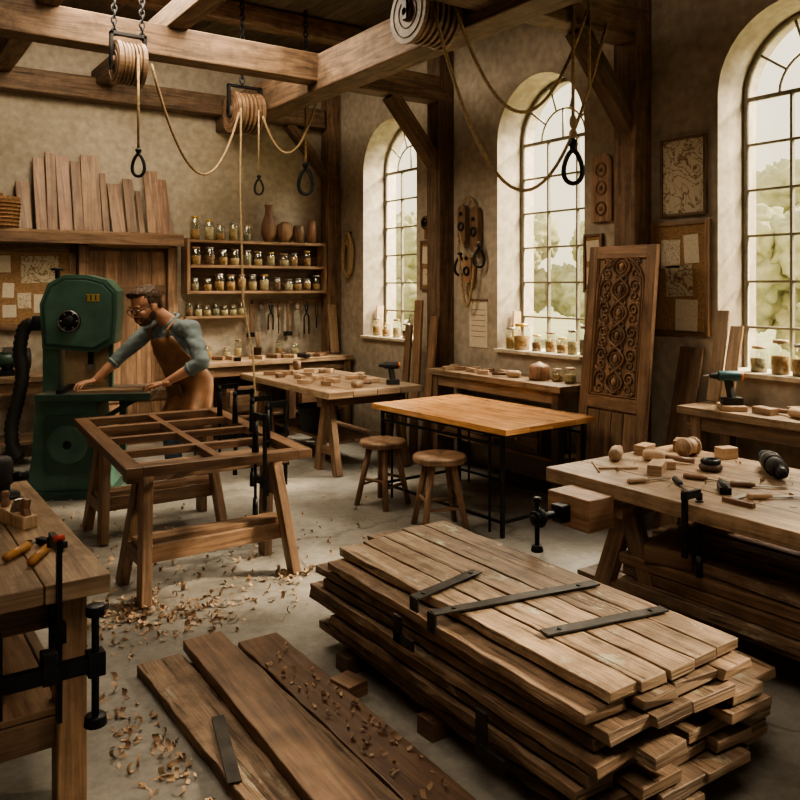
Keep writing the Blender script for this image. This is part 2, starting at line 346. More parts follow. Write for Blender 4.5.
# ------------------------------------------------------------------ generic pieces
def fclamp(b,x,y,z0,z1,dx,dy,arm=.13,zc=None,mat=IRON,r=.008):
    b.box((x,y,(z0+z1)/2),(.014,.024,z1-z0),mat)
    hx,hy=x+dx*arm,y+dy*arm
    b.beam((x-dx*.015,y-dy*.015,z1-.02),(hx,hy,z1-.02),.018,.032,mat); b.cyl((hx,hy,z1-.05),(hx,hy,z1-.02),.014,mat)
    zl=z0+.13 if zc is None else zc
    b.beam((x-dx*.02,y-dy*.02,zl),(hx,hy,zl),.022,.036,mat); b.box((x,y,zl),(.035,.035,.06),mat)
    b.cyl((hx,hy,zl-.14),(hx,hy,zl+.12),r,mat); b.cyl((hx,hy,zl+.11),(hx,hy,zl+.125),.018,mat)
    b.cyl((hx,hy,zl-.2),(hx,hy,zl-.11),.016,mat,.013)
def sawhorse(name,x0,x1,y,z,sp=.2,low=.16,mat=W_SAW):
    b=MB(name); b.box(((x0+x1)/2,y,z-.045),(x1-x0,.1,.09),mat,seg=4,jit=.002)
    for sx,x in((-1,x0+.1),(1,x1-.1)):
        for sy in(-1,1):
            b.beam((x,y+sy*.04,z-.03),(x+sx*.06,y+sy*sp,0.0),.085,.055,mat,(sx*1.0,0,0.1))
        b.box((x+sx*.045,y,low+.06),(.035,sp*1.75,.08),mat)
        b.box((x+sx*.012,y,z-.2),(.03,sp*.95,.13),mat)
    b.box(((x0+x1)/2,y,low+.12),(x1-x0-.1,.12,.03),mat); b.box(((x0+x1)/2,y-.07,low+.06),(x1-x0-.1,.03,.09),mat)
    b.build(.005)
def jar(b,x,y,z,r,h,fill=None,lid=W_LIGHT,lv=.75):
    b.lathe([(r*.9,0),(r,.01),(r,h*.78),(r*.72,h*.88),(r*.72,h*.95)],JGL,(x,y,z),None,14)
    b.lathe([(r*.88,.004),(r*.93,h*.7*lv),(0,h*.72*lv)],fill or random.choice(CONT),(x,y,z),None,12)
    b.cyl((x,y,z+h*.9),(x,y,z+h),r*.78,lid,seg=14)
def hook(b,p,s=.1,mat=IRON):
    p=Vector(p); d=V(.8,-.6,0)
    b.cyl(p,p-V(0,0,.35*s),.16*s,mat,.11*s); b.ell(p-V(0,0,.05*s),(.2*s,.2*s,.14*s),mat,None,10,6)
    pts=[]
    for k in range(20):
        a=2*math.pi*k/20; w=.46*s*math.sin(a)*(0.55+.45*(1-math.cos(a))/2); pts.append(p-V(0,0,.3*s+.65*s*(1-math.cos(a)))+d*w)
    b.tube(pts,.1*s,mat,7,True)
def chain(b,p0,p1,s=.03,mat=IRON):
    p0=Vector(p0);p1=Vector(p1); n=max(2,int((p1-p0).length/(s*1.35)))
    for i in range(n+1):
        c=p0.lerp(p1,i/n); R=Matrix.Rotation(math.radians(90*(i%2)),3,'Z')@Matrix.Rotation(math.radians(90),3,'X')
        b.ring(c,R,s,s*.22,mat,10,5,.6,1)
def cat(p,q,sag,n=26):
    p=Vector(p);q=Vector(q); return [p.lerp(q,i/n)-V(0,0,sag*4*(i/n)*(1-i/n)) for i in range(n+1)]
def rope(name,pts,r=.011):
    b=MB(name); b.tube([Vector(p) for p in pts],r,ROPE,7); b.build()
# ------------------------------------------------------------------ 1 plank stack
b=MB('plank_stack')
for y in(1.75,2.35,2.95): b.box((2.2,y,.035),(.95,.09,.07),W_DARK,seg=3,jit=.003)
z=.07; T=.043
for i in range(9):
    top=i>=8; x=1.75+ru(-.045,.03) if i<8 else 1.8
    xe=2.66+ru(-.05,.02) if i<6 else 2.44
    if top: ws=[.128]*5
    else:
        ws=[]; xx=x
        while xx<xe-.1:
            w=ru(.14,.24); ws.append(min(w,xe-xx)); xx+=w
    for k,w in enumerate(ws):
        y0=1.53+ru(-.06,.09); y1=3.2+ru(-.14,.16)
        if top: y0=1.55+ru(-.02,.02); y1=3.14+ru(-.05,.05)
        if i<6 and x+w>2.46: y0+=ru(.0,.10)
        b.box((x+w/2,(y0+y1)/2,z+T/2+ru(-.002,.002)),(w-.008,y1-y0,T-.008),W_OLDP if top else W_OLD,(0,ru(-.009,.009),ru(-.018,.018) if not top else ru(-.004,.004)),seg=20,jit=.0055 if not top else .0035)
        x+=w
    z+=T+.003
zt=z+.001
b.build(.003)
b=MB('iron_strap')
def strap(x0,y0,x1,y1,down=.0):
    b.beam((x0,y0,zt+.003),(x1,y1,zt+.003),.048,.006,IRON2,seg=8,jit=.0012)
    for t in(.12,.88): b.cyl((x0+(x1-x0)*t,y0+(y1-y0)*t,zt+.005),(x0+(x1-x0)*t,y0+(y1-y0)*t,zt+.009),.009,IRON,seg=8)
    if down:
        b.box((x0-.003,y0,zt+.004-down/2),(.007,.048,down),IRON2)
        b.cyl((x0-.006,y0,zt-down*.7),(x0-.010,y0,zt-down*.7),.008,IRON,seg=8)
strap(1.70,2.27,2.40,2.14,.07); b.build()
b=MB('iron_strap'); strap(1.91,1.93,2.41,1.83); b.build()
b=MB('iron_strap'); strap(1.73,2.42,2.10,2.5,.05); b.build()
b=MB('iron_hinge_strap'); b.box((1.68,1.98,.2),(.01,.05,.15),IRON2); b.box((1.675,1.92,.15),(.012,.11,.04),IRON2); b.box((1.68,2.42,.34),(.01,.12,.04),IRON2); b.box((1.68,2.46,.37),(.01,.045,.1),IRON2); b.build()
def floorplank(x0,x1,y0,y1,z,rz=0,mat=W_OLD,T=.045):
    b=MB('loose_floor_plank'); b.box(((x0+x1)/2,(y0+y1)/2,z+T/2),(x1-x0,y1-y0,T),mat,(0,0,rz),seg=18,jit=.004); b.build(.004)
floorplank(1.01,1.20,1.7,3.42,0,.01)
floorplank(1.235,1.42,1.65,3.35,0,.0,W_OLD)
floorplank(1.17,1.35,1.75,3.43,.048,-.035,W_SAW)
floorplank(1.43,1.62,1.75,3.38,0,-.01,W_FRAME)
b=MB('iron_strap'); b.box((1.07,2.62,.052),(.045,.42,.006),IRON2,(0,0,-.25)); b.build()
b=MB('wood_offcut'); b.box((1.66,2.78,.03),(.1,.12,.06),W_SAW,(0,0,.2)); b.build(.004)
# ------------------------------------------------------------------ 2 lattice frame on sawhorses
sawhorse('sawhorse',1.2,2.14,4.32,.69)
sawhorse('sawhorse',1.28,2.16,5.45,.69)
b=MB('lattice_window_frame'); MF=Matrix.Translation((1.12,4.02,0))@Matrix.Rotation(math.radians(-4.5),4,'Z'); MF3=MF.to_3x3(); FW,FL=1.0,1.74; z=.715
def fb(x,y,sx,sy,h=.05,dz=0): b.box(MF@V(x,y,z+dz),(sx,sy,h),W_FRAME,MF3)
for x in(.0425,FW-.0425): fb(x,FL/2,.085,FL)
for y in(.0425,FL-.0425): fb(FW/2,y,FW-.17,.085)
fb(FW/2,FL/2,.05,FL-.17,.042)
for y in(.48,.90,1.32): fb(FW/2,y,FW-.17,.05,.042,.002)
b.build(.004)
for (x,y,dx,dy) in((2.16,4.36,-1,0),(2.18,4.62,-1,0),(2.21,4.96,-1,0),(1.82,3.92,0,1),(2.24,5.3,-1,0)):
    b=MB('bar_clamp'); fclamp(b,x,y,.45,.96,dx,dy,.12,.60); b.cyl((x+dx*.12,y+dy*.12,.74),(x+dx*.12,y+dy*.12,.95),.02,IRON,.012); b.build()
# ------------------------------------------------------------------ 3 left bench
b=MB('carpenters_workbench'); x0,x1,y0,y1,zt2=-.3,.68,2.6,4.25,.74
for k in range(5):
    w=(x1-x0)/5; b.box((x0+w*(k+.5),(y0+y1)/2,zt2-.03),(w-.003,y1-y0,.06),W_TOP)
for x in(x0+.1,x1-.1):
    for y in(y0+.12,y1-.12): b.box((x,y,.34),(.09,.09,.68),W_BENCH)
b.box(((x0+x1)/2,y0+.12,.62),(x1-x0-.28,.04,.1),W_BENCH); b.box((x1-.1,(y0+y1)/2,.62),(.04,y1-y0-.32,.1),W_BENCH)
b.box(((x0+x1)/2,y0+.12,.24),(x1-x0-.28,.04,.1),W_BENCH); b.box((x1-.1,(y0+y1)/2,.24),(.04,y1-y0-.32,.1),W_BENCH)
for k in range(4): b.box((x0+.22+k*.18,(y0+y1)/2,.305),(.17,y1-y0-.2,.025),W_BENCH)
b.build(.005)
b=MB('timber_offcut_pile')
for k,(x,y,z,w,l,h) in enumerate([(.3,3.3,.345,.2,1.0,.05),(.08,3.2,.345,.18,1.1,.05),(.25,3.2,.397,.2,.9,.05),(.2,3.0,.447,.14,.6,.045)]): b.box((x,y,z),(w,l,h),random.choice([W_BENCH,W_SAW]),(0,0,ru(-.05,.05)))
b.build(.003)
b=MB('bar_clamp'); fclamp(b,.52,2.575,.33,.88,0,1,.11,.60,r=.009); b.cyl((.505,2.575,.885),(.535,2.575,.885),.010,REDP); b.build()
b=MB('spokeshave'); b.cyl((.55,2.92,.757),(.48,2.80,.757),.014,YEL); b.box((.575,2.97,.757),(.025,.13,.02),IRON,(0,0,.5)); b.build()
b=MB('bench_vise')
b.box((.27,2.555,.52),(.18,.05,.24),IRON); b.lathe([(.075,0),(.085,.02),(.085,.05),(.05,.06)],IRON,(.27,2.53,.53),Matrix.Rotation(math.radians(90),3,'X'),20)
b.beam((.27,2.47,.53),(.60,2.47,.53),.035,.045,IRON); b.box((.27,2.5,.53),(.06,.1,.06),IRON); b.box((.60,2.47,.53),(.05,.05,.07),IRON)
b.cyl((.60,2.47,.36),(.60,2.47,.68),.011,IRON); b.cyl((.60,2.47,.67),(.60,2.47,.70),.028,IRON); b.cyl((.60,2.47,.345),(.60,2.47,.375),.034,IRON,.03)
b.box((.47,2.47,.55),(.04,.05,.09),IRON); b.build(.003)
def plane(x,y,z,rz):
    b=MB('hand_plane'); M=MT(x,y,z,rz)
    b.prism([(-.11,0),(.11,0),(.11,.05),(.02,.055),(-.04,.045),(-.11,.045)],.06,W_LIGHT,M@RX90)
    b.prism([(-.1,.04),(-.06,.04),(-.05,.075),(-.07,.11),(-.095,.105),(-.085,.07)],.025,W_RED,M@RX90)
    b.lathe([(.012,0),(.018,.02),(.01,.035),(.017,.05),(.012,.062)],W_RED,M@V(.075,0,.05))
    b.prism([(-.02,.04),(.01,.04),(-.03,.1),(-.04,.1)],.045,STEEL,M@RX90); b.build(.003)
plane(.52,3.35,.74,1.9)
b=MB('electric_router'); M=MT(.52,3.80,.74)
b.lathe([(.09,0),(.09,.012),(.05,.02),(.05,.05),(.062,.06),(.062,.15),(.05,.17),(.02,.175)],RUB,M@V(0,0,0))
b.cyl(M@V(-.12,0,.08),M@V(-.06,0,.08),.022,IRON); b.cyl(M@V(.06,0,.08),M@V(.12,0,.08),.022,IRON); b.box(M@V(0,0,.1),(.13,.02,.03),STEEL); b.build()
b=MB('screwdriver'); b.cyl((.5,2.98,.757),(.42,2.89,.757),.016,YEL,.013); b.cyl((.5,2.98,.757),(.56,3.05,.757),.004,STEEL); b.build()
b=MB('screwdriver'); b.cyl((.40,3.12,.757),(.34,3.01,.757),.016,RUB,.013); b.cyl((.40,3.12,.757),(.45,3.22,.757),.004,STEEL); b.build()
b=MB('angle_grinder'); b.cyl((.2,3.5,.79),(.36,3.62,.79),.035,RUB,.03); b.cyl((.36,3.62,.77),(.36,3.62,.83),.035,STEEL); b.cyl((.36,3.62,.765),(.36,3.62,.772),.06,IRON); b.cyl((.2,3.5,.79),(.14,3.46,.79),.025,RUB); b.build()
# ------------------------------------------------------------------ 4 right bench
b=MB('joiners_workbench'); x0,x1,y0,y1,zt3=2.93,3.95,.9,2.95,.72
for k in range(4):
    w=(x1-x0)/4; b.box((x0+w*(k+.5),(y0+y1)/2,zt3-.035),(w-.003,y1-y0,.07),W_TOP)
for y in(2.55,1.2):
    b.box(((x0+x1)/2,y,.6),(x1-x0-.1,.1,.1),W_BENCH)
    for x,sx in((x0+.16,-1),(x1-.16,1)):
        b.beam((x,y,.6),(x+sx*.02,y+.2,0),.09,.06,W_BENCH,(1,0,0)); b.beam((x,y,.6),(x+sx*.02,y-.2,0),.09,.06,W_BENCH,(1,0,0))
        b.box((x,y,.13),(.04,.36,.09),W_BENCH)
for k in range(5): b.box((x0+.2+k*.165,(y0+y1)/2,.19),(.155,y1-y0-.2,.025),W_BENCH)
b.build(.005)
b=MB('lumber_pile')
for k in range(13):
    lay=k//4; b.box((3.12+(k%4)*.21+lay*.02,1.85+ru(-.1,.15),.2025+.03+lay*.055),(.18,ru(1.0,1.5),.05),random.choice([W_SAW,W_RED,W_OLD]),(0,0,ru(-.05,.05)))
b.box((3.2,2.35,.41),(.3,.22,.08),W_SAW,(0,0,.3)); b.build(.004)
b=MB('wooden_bench_vise')
b.box((2.83,2.62,.60),(.17,.26,.15),W_SAW); b.box((2.70,2.62,.60),(.06,.07,.08),IRON); b.cyl((2.74,2.62,.60),(2.52,2.62,.60),.018,IRON); b.cyl((2.58,2.62,.60),(2.53,2.62,.60),.034,IRON)
b.cyl((2.55,2.62,.47),(2.55,2.62,.68),.011,IRON); b.cyl((2.55,2.62,.45),(2.55,2.62,.48),.03,IRON,.022); b.cyl((2.55,2.62,.67),(2.55,2.62,.695),.02,IRON); b.lathe([(.04,0),(.045,.015),(.03,.04)],IRON,(2.55,2.62,.6),AX)
b.build(.006)
def mallet(x,y,z,rz,hr=.035):
    b=MB('carving_mallet'); M=MT(x,y,z+hr,rz); q=M.to_3x3()@AX
    b.lathe([(.0,-.06),(hr*.8,-.058),(hr,-.04),(hr,.04),(hr*.8,.055),(0,.058)],W_LIGHT,M@V(0,0,0),q); b.cyl(M@V(.05,0,0),M@V(.2,0,-.01),.012,W_RED,.015); b.build()
mallet(3.36,2.86,.72,.6); mallet(3.5,2.72,.72,5.2,.03)
b=MB('thread_spool'); b.lathe([(.05,-.05),(.05,-.035),(.035,-.03),(.035,.03),(.05,.035),(.05,.05)],W_LIGHT,(3.76,2.7,.77),AX); b.cyl((3.735,2.7,.77),(3.79,2.7,.77),.043,W_PALE); b.build()
b=MB('wood_block'); b.box((3.3,2.55,.745),(.16,.07,.05),W_LIGHT,(0,0,.5)); b.build(.003)
b=MB('wood_block'); b.box((3.42,2.58,.74),(.07,.07,.04),W_PALE,(0,0,.9)); b.build(.003)
b=MB('wood_block'); b.box((3.62,2.88,.745),(.12,.07,.05),W_PALE,(0,0,.2)); b.build(.003)
b=MB('wood_block'); b.box((3.88,2.55,.75),(.1,.07,.06),W_LIGHT,(0,0,-.3)); b.build(.003)
b=MB('wood_block'); b.box((3.86,2.82,.75),(.13,.07,.06),W_SAW,(0,0,.5)); b.build(.003)
b=MB('tape_coil'); b.ring((3.55,2.42,.74),None,.04,.018,W_DARK,20,8); b.ring((3.55,2.42,.768),None,.036,.014,IRON,20,8); b.build()
b=MB('electric_drill_driver'); dd=(V(.22,.2,0)).to_track_quat('Z','Y').to_matrix()
b.cyl((3.62,2.1,.775),(3.80,2.264,.775),.043,RUB,.046); b.cyl((3.62,2.1,.775),(3.56,2.045,.775),.03,IRON,.020); b.cyl((3.80,2.264,.775),(3.87,2.328,.775),.038,TEAL,.028); b.ring((3.76,2.227,.775),dd,.045,.007,STEEL); b.ring((3.7,2.173,.775),dd,.045,.006,IRON); b.box((3.74,2.2,.735),(.08,.05,.03),RUB,(0,0,.75)); b.build()
def chisel(x,y,z,rz,mat=YEL,L=.13):
    b=MB('wood_chisel'); M=MT(x,y,z+.014,rz)
    b.lathe([(.008,0),(.014,.02),(.013,.08),(.015,.1),(.01,.11)],mat,M@V(0,0,0),M.to_3x3()@AX,10); b.box(M@V(-L/2,0,-.004),(L,.016,.004),STEEL,M); b.build()
chisel(3.15,2.3,.72,.9,RUB); chisel(3.42,2.1,.72,2.3,W_RED); chisel(3.3,1.95,.72,2.6,W_LIGHT); chisel(3.55,1.85,.72,.2,RUB); chisel(3.1,2.45,.72,2.9,W_LIGHT); chisel(3.35,2.3,.72,2.0,W_RED)
b=MB('try_square'); b.box((3.10,1.98,.73),(.025,.14,.02),W_RED); b.box((3.18,2.04,.724),(.18,.03,.004),STEEL); b.build()
b=MB('dowel_rods'); b.cyl((3.1,2.75,.728),(3.28,2.65,.728),.006,W_PALE); b.cyl((3.05,2.7,.727),(3.2,2.88,.727),.005,W_PALE); b.build()
b=MB('bar_clamp'); fclamp(b,2.90,2.1,.5,.78,1,0,.1,.60); b.build()
b=MB('marking_gauge'); b.box((3.24,2.14,.735),(.11,.05,.03),IRON,(0,0,.7)); b.cyl((3.19,2.1,.752),(3.29,2.19,.752),.012,RUB); b.build()
# ------------------------------------------------------------------ 5 orange slab table
b=MB('slab_table'); M=MT(3.87,4.60,0,math.radians(3)); hw,hl=.45,.74
for k in range(4): b.box(M@V(-hw+hw/2*(k+.5),0,.70),(hw/2-.0015,2*hl,.04),W_ORG,M)
for sx in(-1,1):
    for sy in(-1,1):
        b.box(M@V(sx*(hw-.05),sy*(hl-.08),.34),(.025,.025,.68),IRON,M)
        b.box(M@V(sx*(hw-.05),sy*(hl-.2),.34),(.014,.014,.66),IRON,M)
    for z in(.665,.10,.6): b.box(M@V(sx*(hw-.05),0,z),(.018,2*hl-.16,.02),IRON,M)
for sy in(-1,1):
    for z in(.665,.10): b.box(M@V(0,sy*(hl-.08),z),(2*hw-.1,.02,.02),IRON,M)
b.build(.003)
def stool(x,y,h,r,rz):
    b=MB('wooden_stool'); b.lathe([(r*.93,h-.045),(r,h-.035),(r,h-.01),(r*.96,h),(r*.6,h-.004),(0,h-.006)],W_SAW,(x,y,0),None,28)
    L=[]
    for k in range(4):
        a=rz+math.pi/2*k; t=V(x+r*.55*math.cos(a),y+r*.55*math.sin(a),h-.04); f=V(x+r*1.12*math.cos(a),y+r*1.12*math.sin(a),0)
        b.cyl(f,t,.020,W_SAW,.025,10); L.append((t,f))
    for k,zz in((0,.35),(1,.45),(2,.35),(3,.45)):
        t1,f1=L[k];t2,f2=L[(k+1)%4]; b.cyl(f1.lerp(t1,zz),f2.lerp(t2,zz),.012,W_SAW,seg=8)
    b.build()
x,y=S(.27,5.42); stool(x,y,.50,.185,.4)
x,y=S(-.13,6.02); stool(x,y,.485,.175,1.1)
# ------------------------------------------------------------------ 6 centre back bench
b=MB('assembly_workbench'); x0,x1,y0,y1,zt4=3.32,4.31,5.9,7.75,.74
for k in range(4):
    w=(x1-x0)/4; b.box((x0+w*(k+.5),(y0+y1)/2,zt4-.03),(w-.003,y1-y0,.06),W_TOP)
for y in(6.15,7.45):
    b.box(((x0+x1)/2,y,.63),(x1-x0-.1,.09,.09),W_BENCH)
    for x,sx in((x0+.14,-1),(x1-.14,1)):
        for s in(-1,1): b.beam((x,y+s*.03,.62),(x,y+s*.17,0),.08,.06,W_BENCH,(1,0,0))
        b.box((x,y,.2),(.035,.28,.07),W_BENCH)
for k in range(3): b.box((x0+.3+k*.2,(y0+y1)/2,.25),(.18,y1-y0-.5,.025),W_BENCH)
b.build(.005)
b=MB('storage_tub'); b.lathe([(.15,0),(.19,.22),(.2,.22),(.2,.24),(.185,.24),(.15,.02)],RUB,(3.68,6.75,.264),None,20,caps=False); b.cyl((3.68,6.75,.266),(3.68,6.75,.28),.15,RUB); b.build()
def drill(x,y,z,rz,col=TEAL):
    b=MB('cordless_drill'); M=MT(x,y,z,rz)
    b.box(M@V(0,0,.022),(.12,.075,.045),RUB,M); b.beam(M@V(0,0,.04),M@V(.02,0,.15),.035,.045,RUB,(1,0,0))
    b.cyl(M@V(-.05,0,.175),M@V(.08,0,.175),.034,col,.032); b.cyl(M@V(.08,0,.175),M@V(.13,0,.175),.024,RUB,.014); b.cyl(M@V(.13,0,.175),M@V(.17,0,.175),.004,STEEL); b.cyl(M@V(-.065,0,.175),M@V(-.05,0,.175),.028,ORANGE); b.build(.002)
b=MB('wood_parts')
for k in range(22): b.box((ru(3.42,4.15),ru(6.3,7.6),.74+.02),(ru(.05,.22),ru(.03,.08),.036),random.choice([W_LIGHT,W_PALE,W_SAW]),(0,0,ru(0,3)))
b.build(.002)
drill(4.10,6.08,.74,2.6,RUB)
mallet(3.7,6.05,.74,.4)
b=MB('glue_pot'); b.lathe([(.03,0),(.045,.04),(.04,.09),(.03,.1)],W_DARK,(3.95,7.7,.74)); b.build()
# ------------------------------------------------------------------ 7 bench D by wall
def wallbench(name,x0,x1,y0,y1,z,legs):
    b=MB(name)
    for k in range(2): w=(x1-x0)/2; b.box((x0+w*(k+.5),(y0+y1)/2,z-.025),(w-.003,y1-y0,.05),W_TOP)
    b.box((x0+.05,(y0+y1)/2,z-.1),(.03,y1-y0-.1,.09),W_BENCH)
    for y in legs:
        for x in(x0+.06,x1-.05): b.box((x,y,(z-.05)/2),(.07,.07,z-.05),W_BENCH)
        b.box(((x0+x1)/2,y,.25),(x1-x0-.15,.04,.07),W_BENCH)
    b.box(((x0+x1)/2,(y0+y1)/2,.3),(x1-x0-.06,y1-y0-.1,.03),W_BENCH)
    b.build(.004)
wallbench('side_workbench',4.40,4.79,4.28,5.95,.88,(4.36,5.87))
b=MB('tool_drawer_box'); b.box((4.57,4.75,.42),(.28,.5,.2),W_DARK); b.box((4.42,4.75,.42),(.02,.44,.15),W_BENCH); b.cyl((4.405,4.75,.42),(4.39,4.75,.42),.015,GOLD); b.build(.003)
b=MB('timber_offcut_pile'); 
for k in range(5): b.box((4.57,5.45,.338+.045*k),(.2,ru(.4,.7),.04),random.choice([W_SAW,W_BENCH]),(0,0,ru(-.06,.06)))
b.build(.003)
b=MB('turned_wood_box'); b.lathe([(.08,0),(.085,.02),(.085,.1),(.07,.12),(.02,.14),(0,.15)],W_RED,(4.62,4.72,.88)); b.build()
for (y,r,h) in((4.42,.05,.12),(4.56,.045,.1)):
    b=MB('glass_jar'); jar(b,4.66,y,.88,r,h); b.build()
mallet(4.55,4.95,.88,1.9,.03)
b=MB('wood_parts')
for k in range(8): b.box((ru(4.47,4.7),5.2+k*.09,.898),(ru(.05,.12),.04,.034),random.choice([W_LIGHT,W_PALE,W_SAW]),(0,0,ru(0,3)))
b.build(.002)
for (w,items) in ((4.94,[(.40,.05,.19),(.26,.075,.23),(.08,.045,.14),(-.06,.05,.17),(-.2,.05,.13),(-.33,.045,.2),(-.44,.04,.24)]),(7.23,[(.35,.05,.2),(.15,.05,.15),(-.05,.045,.2),(-.25,.05,.16),(-.4,.04,.2)]),(2.71,[(.28,.055,.17),(.12,.06,.22),(-.02,.06,.2),(-.2,.055,.22),(-.38,.06,.2)])):
    for (dy,r,h) in items:
        b=MB('glass_jar'); jar(b,XR+.07+ru(-.02,.03),w+dy,ZS+.03,r,h,lid=random.choice([W_LIGHT,STEEL,GOLD])); b.build()
for (w,dy) in((4.94,.46),(7.23,.46)):
    b=MB('leaning_board'); b.beam((XR+.16,w+dy-.02,ZS+.03),(XR+.20,w+dy+.02,ZS+.36),.09,.018,W_LIGHT,(0,1,0)); b.build(.002)
# ------------------------------------------------------------------ 8 small bench right wall
wallbench('side_workbench',4.36,4.79,1.5,3.22,.88,(1.6,3.1))
b=MB('wood_block'); b.box((4.50,2.92,.895),(.2,.14,.03),W_LIGHT,(0,0,.8)); b.build(.003)
drill(4.50,2.92,.911,2.4,TEAL)
b=MB('wood_parts')
for (x,y) in((4.5,2.7),(4.68,2.6),(4.65,2.35),(4.5,2.2)): b.box((x,y,.90),(ru(.08,.14),.07,.04),random.choice([W_LIGHT,W_PALE,W_SAW]),(0,0,ru(0,3)))
b.build(.002)
mallet(4.5,2.5,.88,1.2,.03)
for (y,h) in((3.16,.60),(3.06,.50)):
    b=MB('leaning_board'); b.beam((4.66,y,.89),(4.795,y+.01,.88+h),.09,.018,W_LIGHT,(1,0,0)); b.build(.003)
# ------------------------------------------------------------------ 9 carved door panel
b=MB('carved_door_panel'); PW,PH=.60,1.93
lean=math.atan2(.2,PH)
Mp=Matrix.Translation((4.40,3.83,.01))@Matrix.Rotation(lean,4,'Y')@Matrix(((0,0,-1,0),(-1,0,0,0),(0,1,0,0),(0,0,0,1)))
Mp3=Mp.to_3x3()
def pb(c,s,mat,**k): b.box(Mp@V(*c),s,mat,Mp3,**k)
pb((0,PH/2,0),(PW-.02,PH-.02,.025),W_BENCH)
for sx in(-1,1): pb((sx*(PW/2-.04),PH/2,.012),(.08,PH,.04),W_SAW)
for y in(.06,.80,PH-.045): pb((0,y,.012),(PW-.16,.09,.042),W_SAW)
for sx in(-1.5,-.5,.5,1.5): pb((sx*.11,.43,.008),(.104,.62,.03),W_BENCH)
def pt(pts,r=.009,dz=.02): b.tube([Mp@V(x,y,dz) for x,y in pts],r*1.1,W_SAW,5)
def spiral(cx,cy,r,turn,sx,sy,n=26):
    return [(cx+sx*(r*(1-t/n)+.006)*math.cos(turn*6.28*t/n),cy+sy*(r*(1-t/n)+.006)*math.sin(turn*6.28*t/n)) for t in range(n)]
ya,yb=.87,1.86; rows=6; st=(yb-ya)/rows
for sg in(-1,1):
    pt([(sg*.075*math.sin(math.pi*(y_-ya)/st),y_) for y_ in [ya+(yb-ya)*t/72 for t in range(73)]],.009,.024)
    pt([(sg*.205,ya),(sg*.205,1.62)]+[(sg*.205*math.cos(math.radians(a)),1.62+.23*math.sin(math.radians(a))) for a in range(8,91,8)],.009)
    pt([(sg*.185,ya+.01),(sg*.185,1.62)]+[(sg*.185*math.cos(math.radians(a)),1.62+.205*math.sin(math.radians(a))) for a in range(8,91,8)],.006)
    for k in range(rows):
        yc=ya+st*(k+.5)
        pt(spiral(sg*.128,yc+.028,.046*(1 if k<5 else .6),1.6,sg,1),.007); pt(spiral(sg*.128,yc-.045,.036,1.5,sg,-1),.006)
        for q in(-1,1):
            b.ell(Mp@V(sg*.165,yc+q*.075,.018),(.011,.026,.010),W_SAW,Mp3@Matrix.Rotation(sg*q*.6,3,'Z'),8,6)
            b.ell(Mp@V(sg*.045,yc+q*.06,.018),(.010,.022,.010),W_SAW,Mp3@Matrix.Rotation(-sg*q*.5,3,'Z'),8,6)
for k in range(rows):
    yc=ya+st*(k+.5); b.ell(Mp@V(0,yc,.02),(.024,.034,.014),W_SAW,Mp3,10,6); b.ring(Mp@V(0,yc,.02),Mp3,.042,.006,W_SAW,16,5)
pt([(-.218,.855),(-.218,1.875),(.218,1.875),(.218,.855),(-.218,.855)],.007)
b.build(.003)
b=MB('leaning_board'); b.beam((4.50,3.41,.01),(4.78,3.40,1.22),.18,.025,W_SAW,(1,0,0)); b.build(.003)
for (y,h,x,w,mt) in((6.08,1.35,4.45,.1,W_SAW),(6.33,1.5,4.5,.12,W_SAW),(6.5,1.25,4.48,.1,W_BENCH)):
    b=MB('leaning_board'); b.beam((x,y,.01),(4.60,y+.03,h),w,.025,mt,(1,0,0)); b.build(.003)
# ------------------------------------------------------------------ 10 back wall furnishing
b=MB('door_1'); 
for k in range(5): b.box((2.02+.155*k+.03,8.39,1.0),(.152,.05,2.0),W_SAW)
b.box((2.36,8.36,.5),(.78,.02,.1),W_SAW);b.box((2.36,8.36,1.6),(.78,.02,.1),W_SAW)
b.cyl((2.68,8.36,1.0),(2.68,8.31,1.0),.02,IRON); b.build(.003)
b=MB('trim_door_frame')
for x in(1.91,2.80): b.box((x,8.36,1.03),(.1,.13,2.06),W_BENCH)
b.box((2.355,8.36,2.08),(1.0,.13,.09),W_BENCH); b.build(.005)
b=MB('wall_ledge_shelf'); b.box((1.3,8.26,2.15),(3.1,.33,.05),W_BENCH); b.box((1.3,8.11,2.10),(3.1,.03,.1),W_BENCH)
b.build(.004)
b=MB('cork_notice_board'); b.box((1.22,8.405,1.62),(1.15,.03,.72),CORK)
for x in(.63,1.81): b.box((x,8.395,1.62),(.05,.05,.8),W_BENCH)
for z in(1.25,1.99): b.box((1.22,8.395,z),(1.2,.05,.05),W_BENCH)
for (x,z,w,h,mt) in((1.52,1.80,.34,.26,PARCH),(1.2,1.85,.12,.16,PAPER2),(1.24,1.6,.1,.14,PAPER2),(1.68,1.5,.16,.14,PAPER),(1.53,1.47,.13,.18,PAPER2),(1.38,1.5,.12,.15,PAPER),(1.25,1.4,.12,.12,PAPER2),(1.66,1.36,.1,.1,PAPER2),(1.0,1.7,.2,.25,PAPER)):
    b.box((x,8.385,z),(w,.003,h),mt,(0,ru(-.06,.06),0))
b.build()
b=MB('spare_plank_row')
for (x,w,h) in((1.36,.12,.46),(1.50,.10,.70),(1.60,.09,.76),(1.72,.12,.74),(1.84,.09,.70),(1.97,.17,.77),(2.10,.06,.6),(2.22,.13,.50),(2.35,.10,.56),(2.45,.05,.44),(2.58,.14,.66),(2.70,.1,.58)):
    b.beam((x,8.2,2.178),(x+ru(-.01,.01),8.38,2.178+h),w,.025,random.choice([W_SAW,W_BENCH,W_RED]),(0,1,0),seg=3,jit=.002)
b.build(.003)
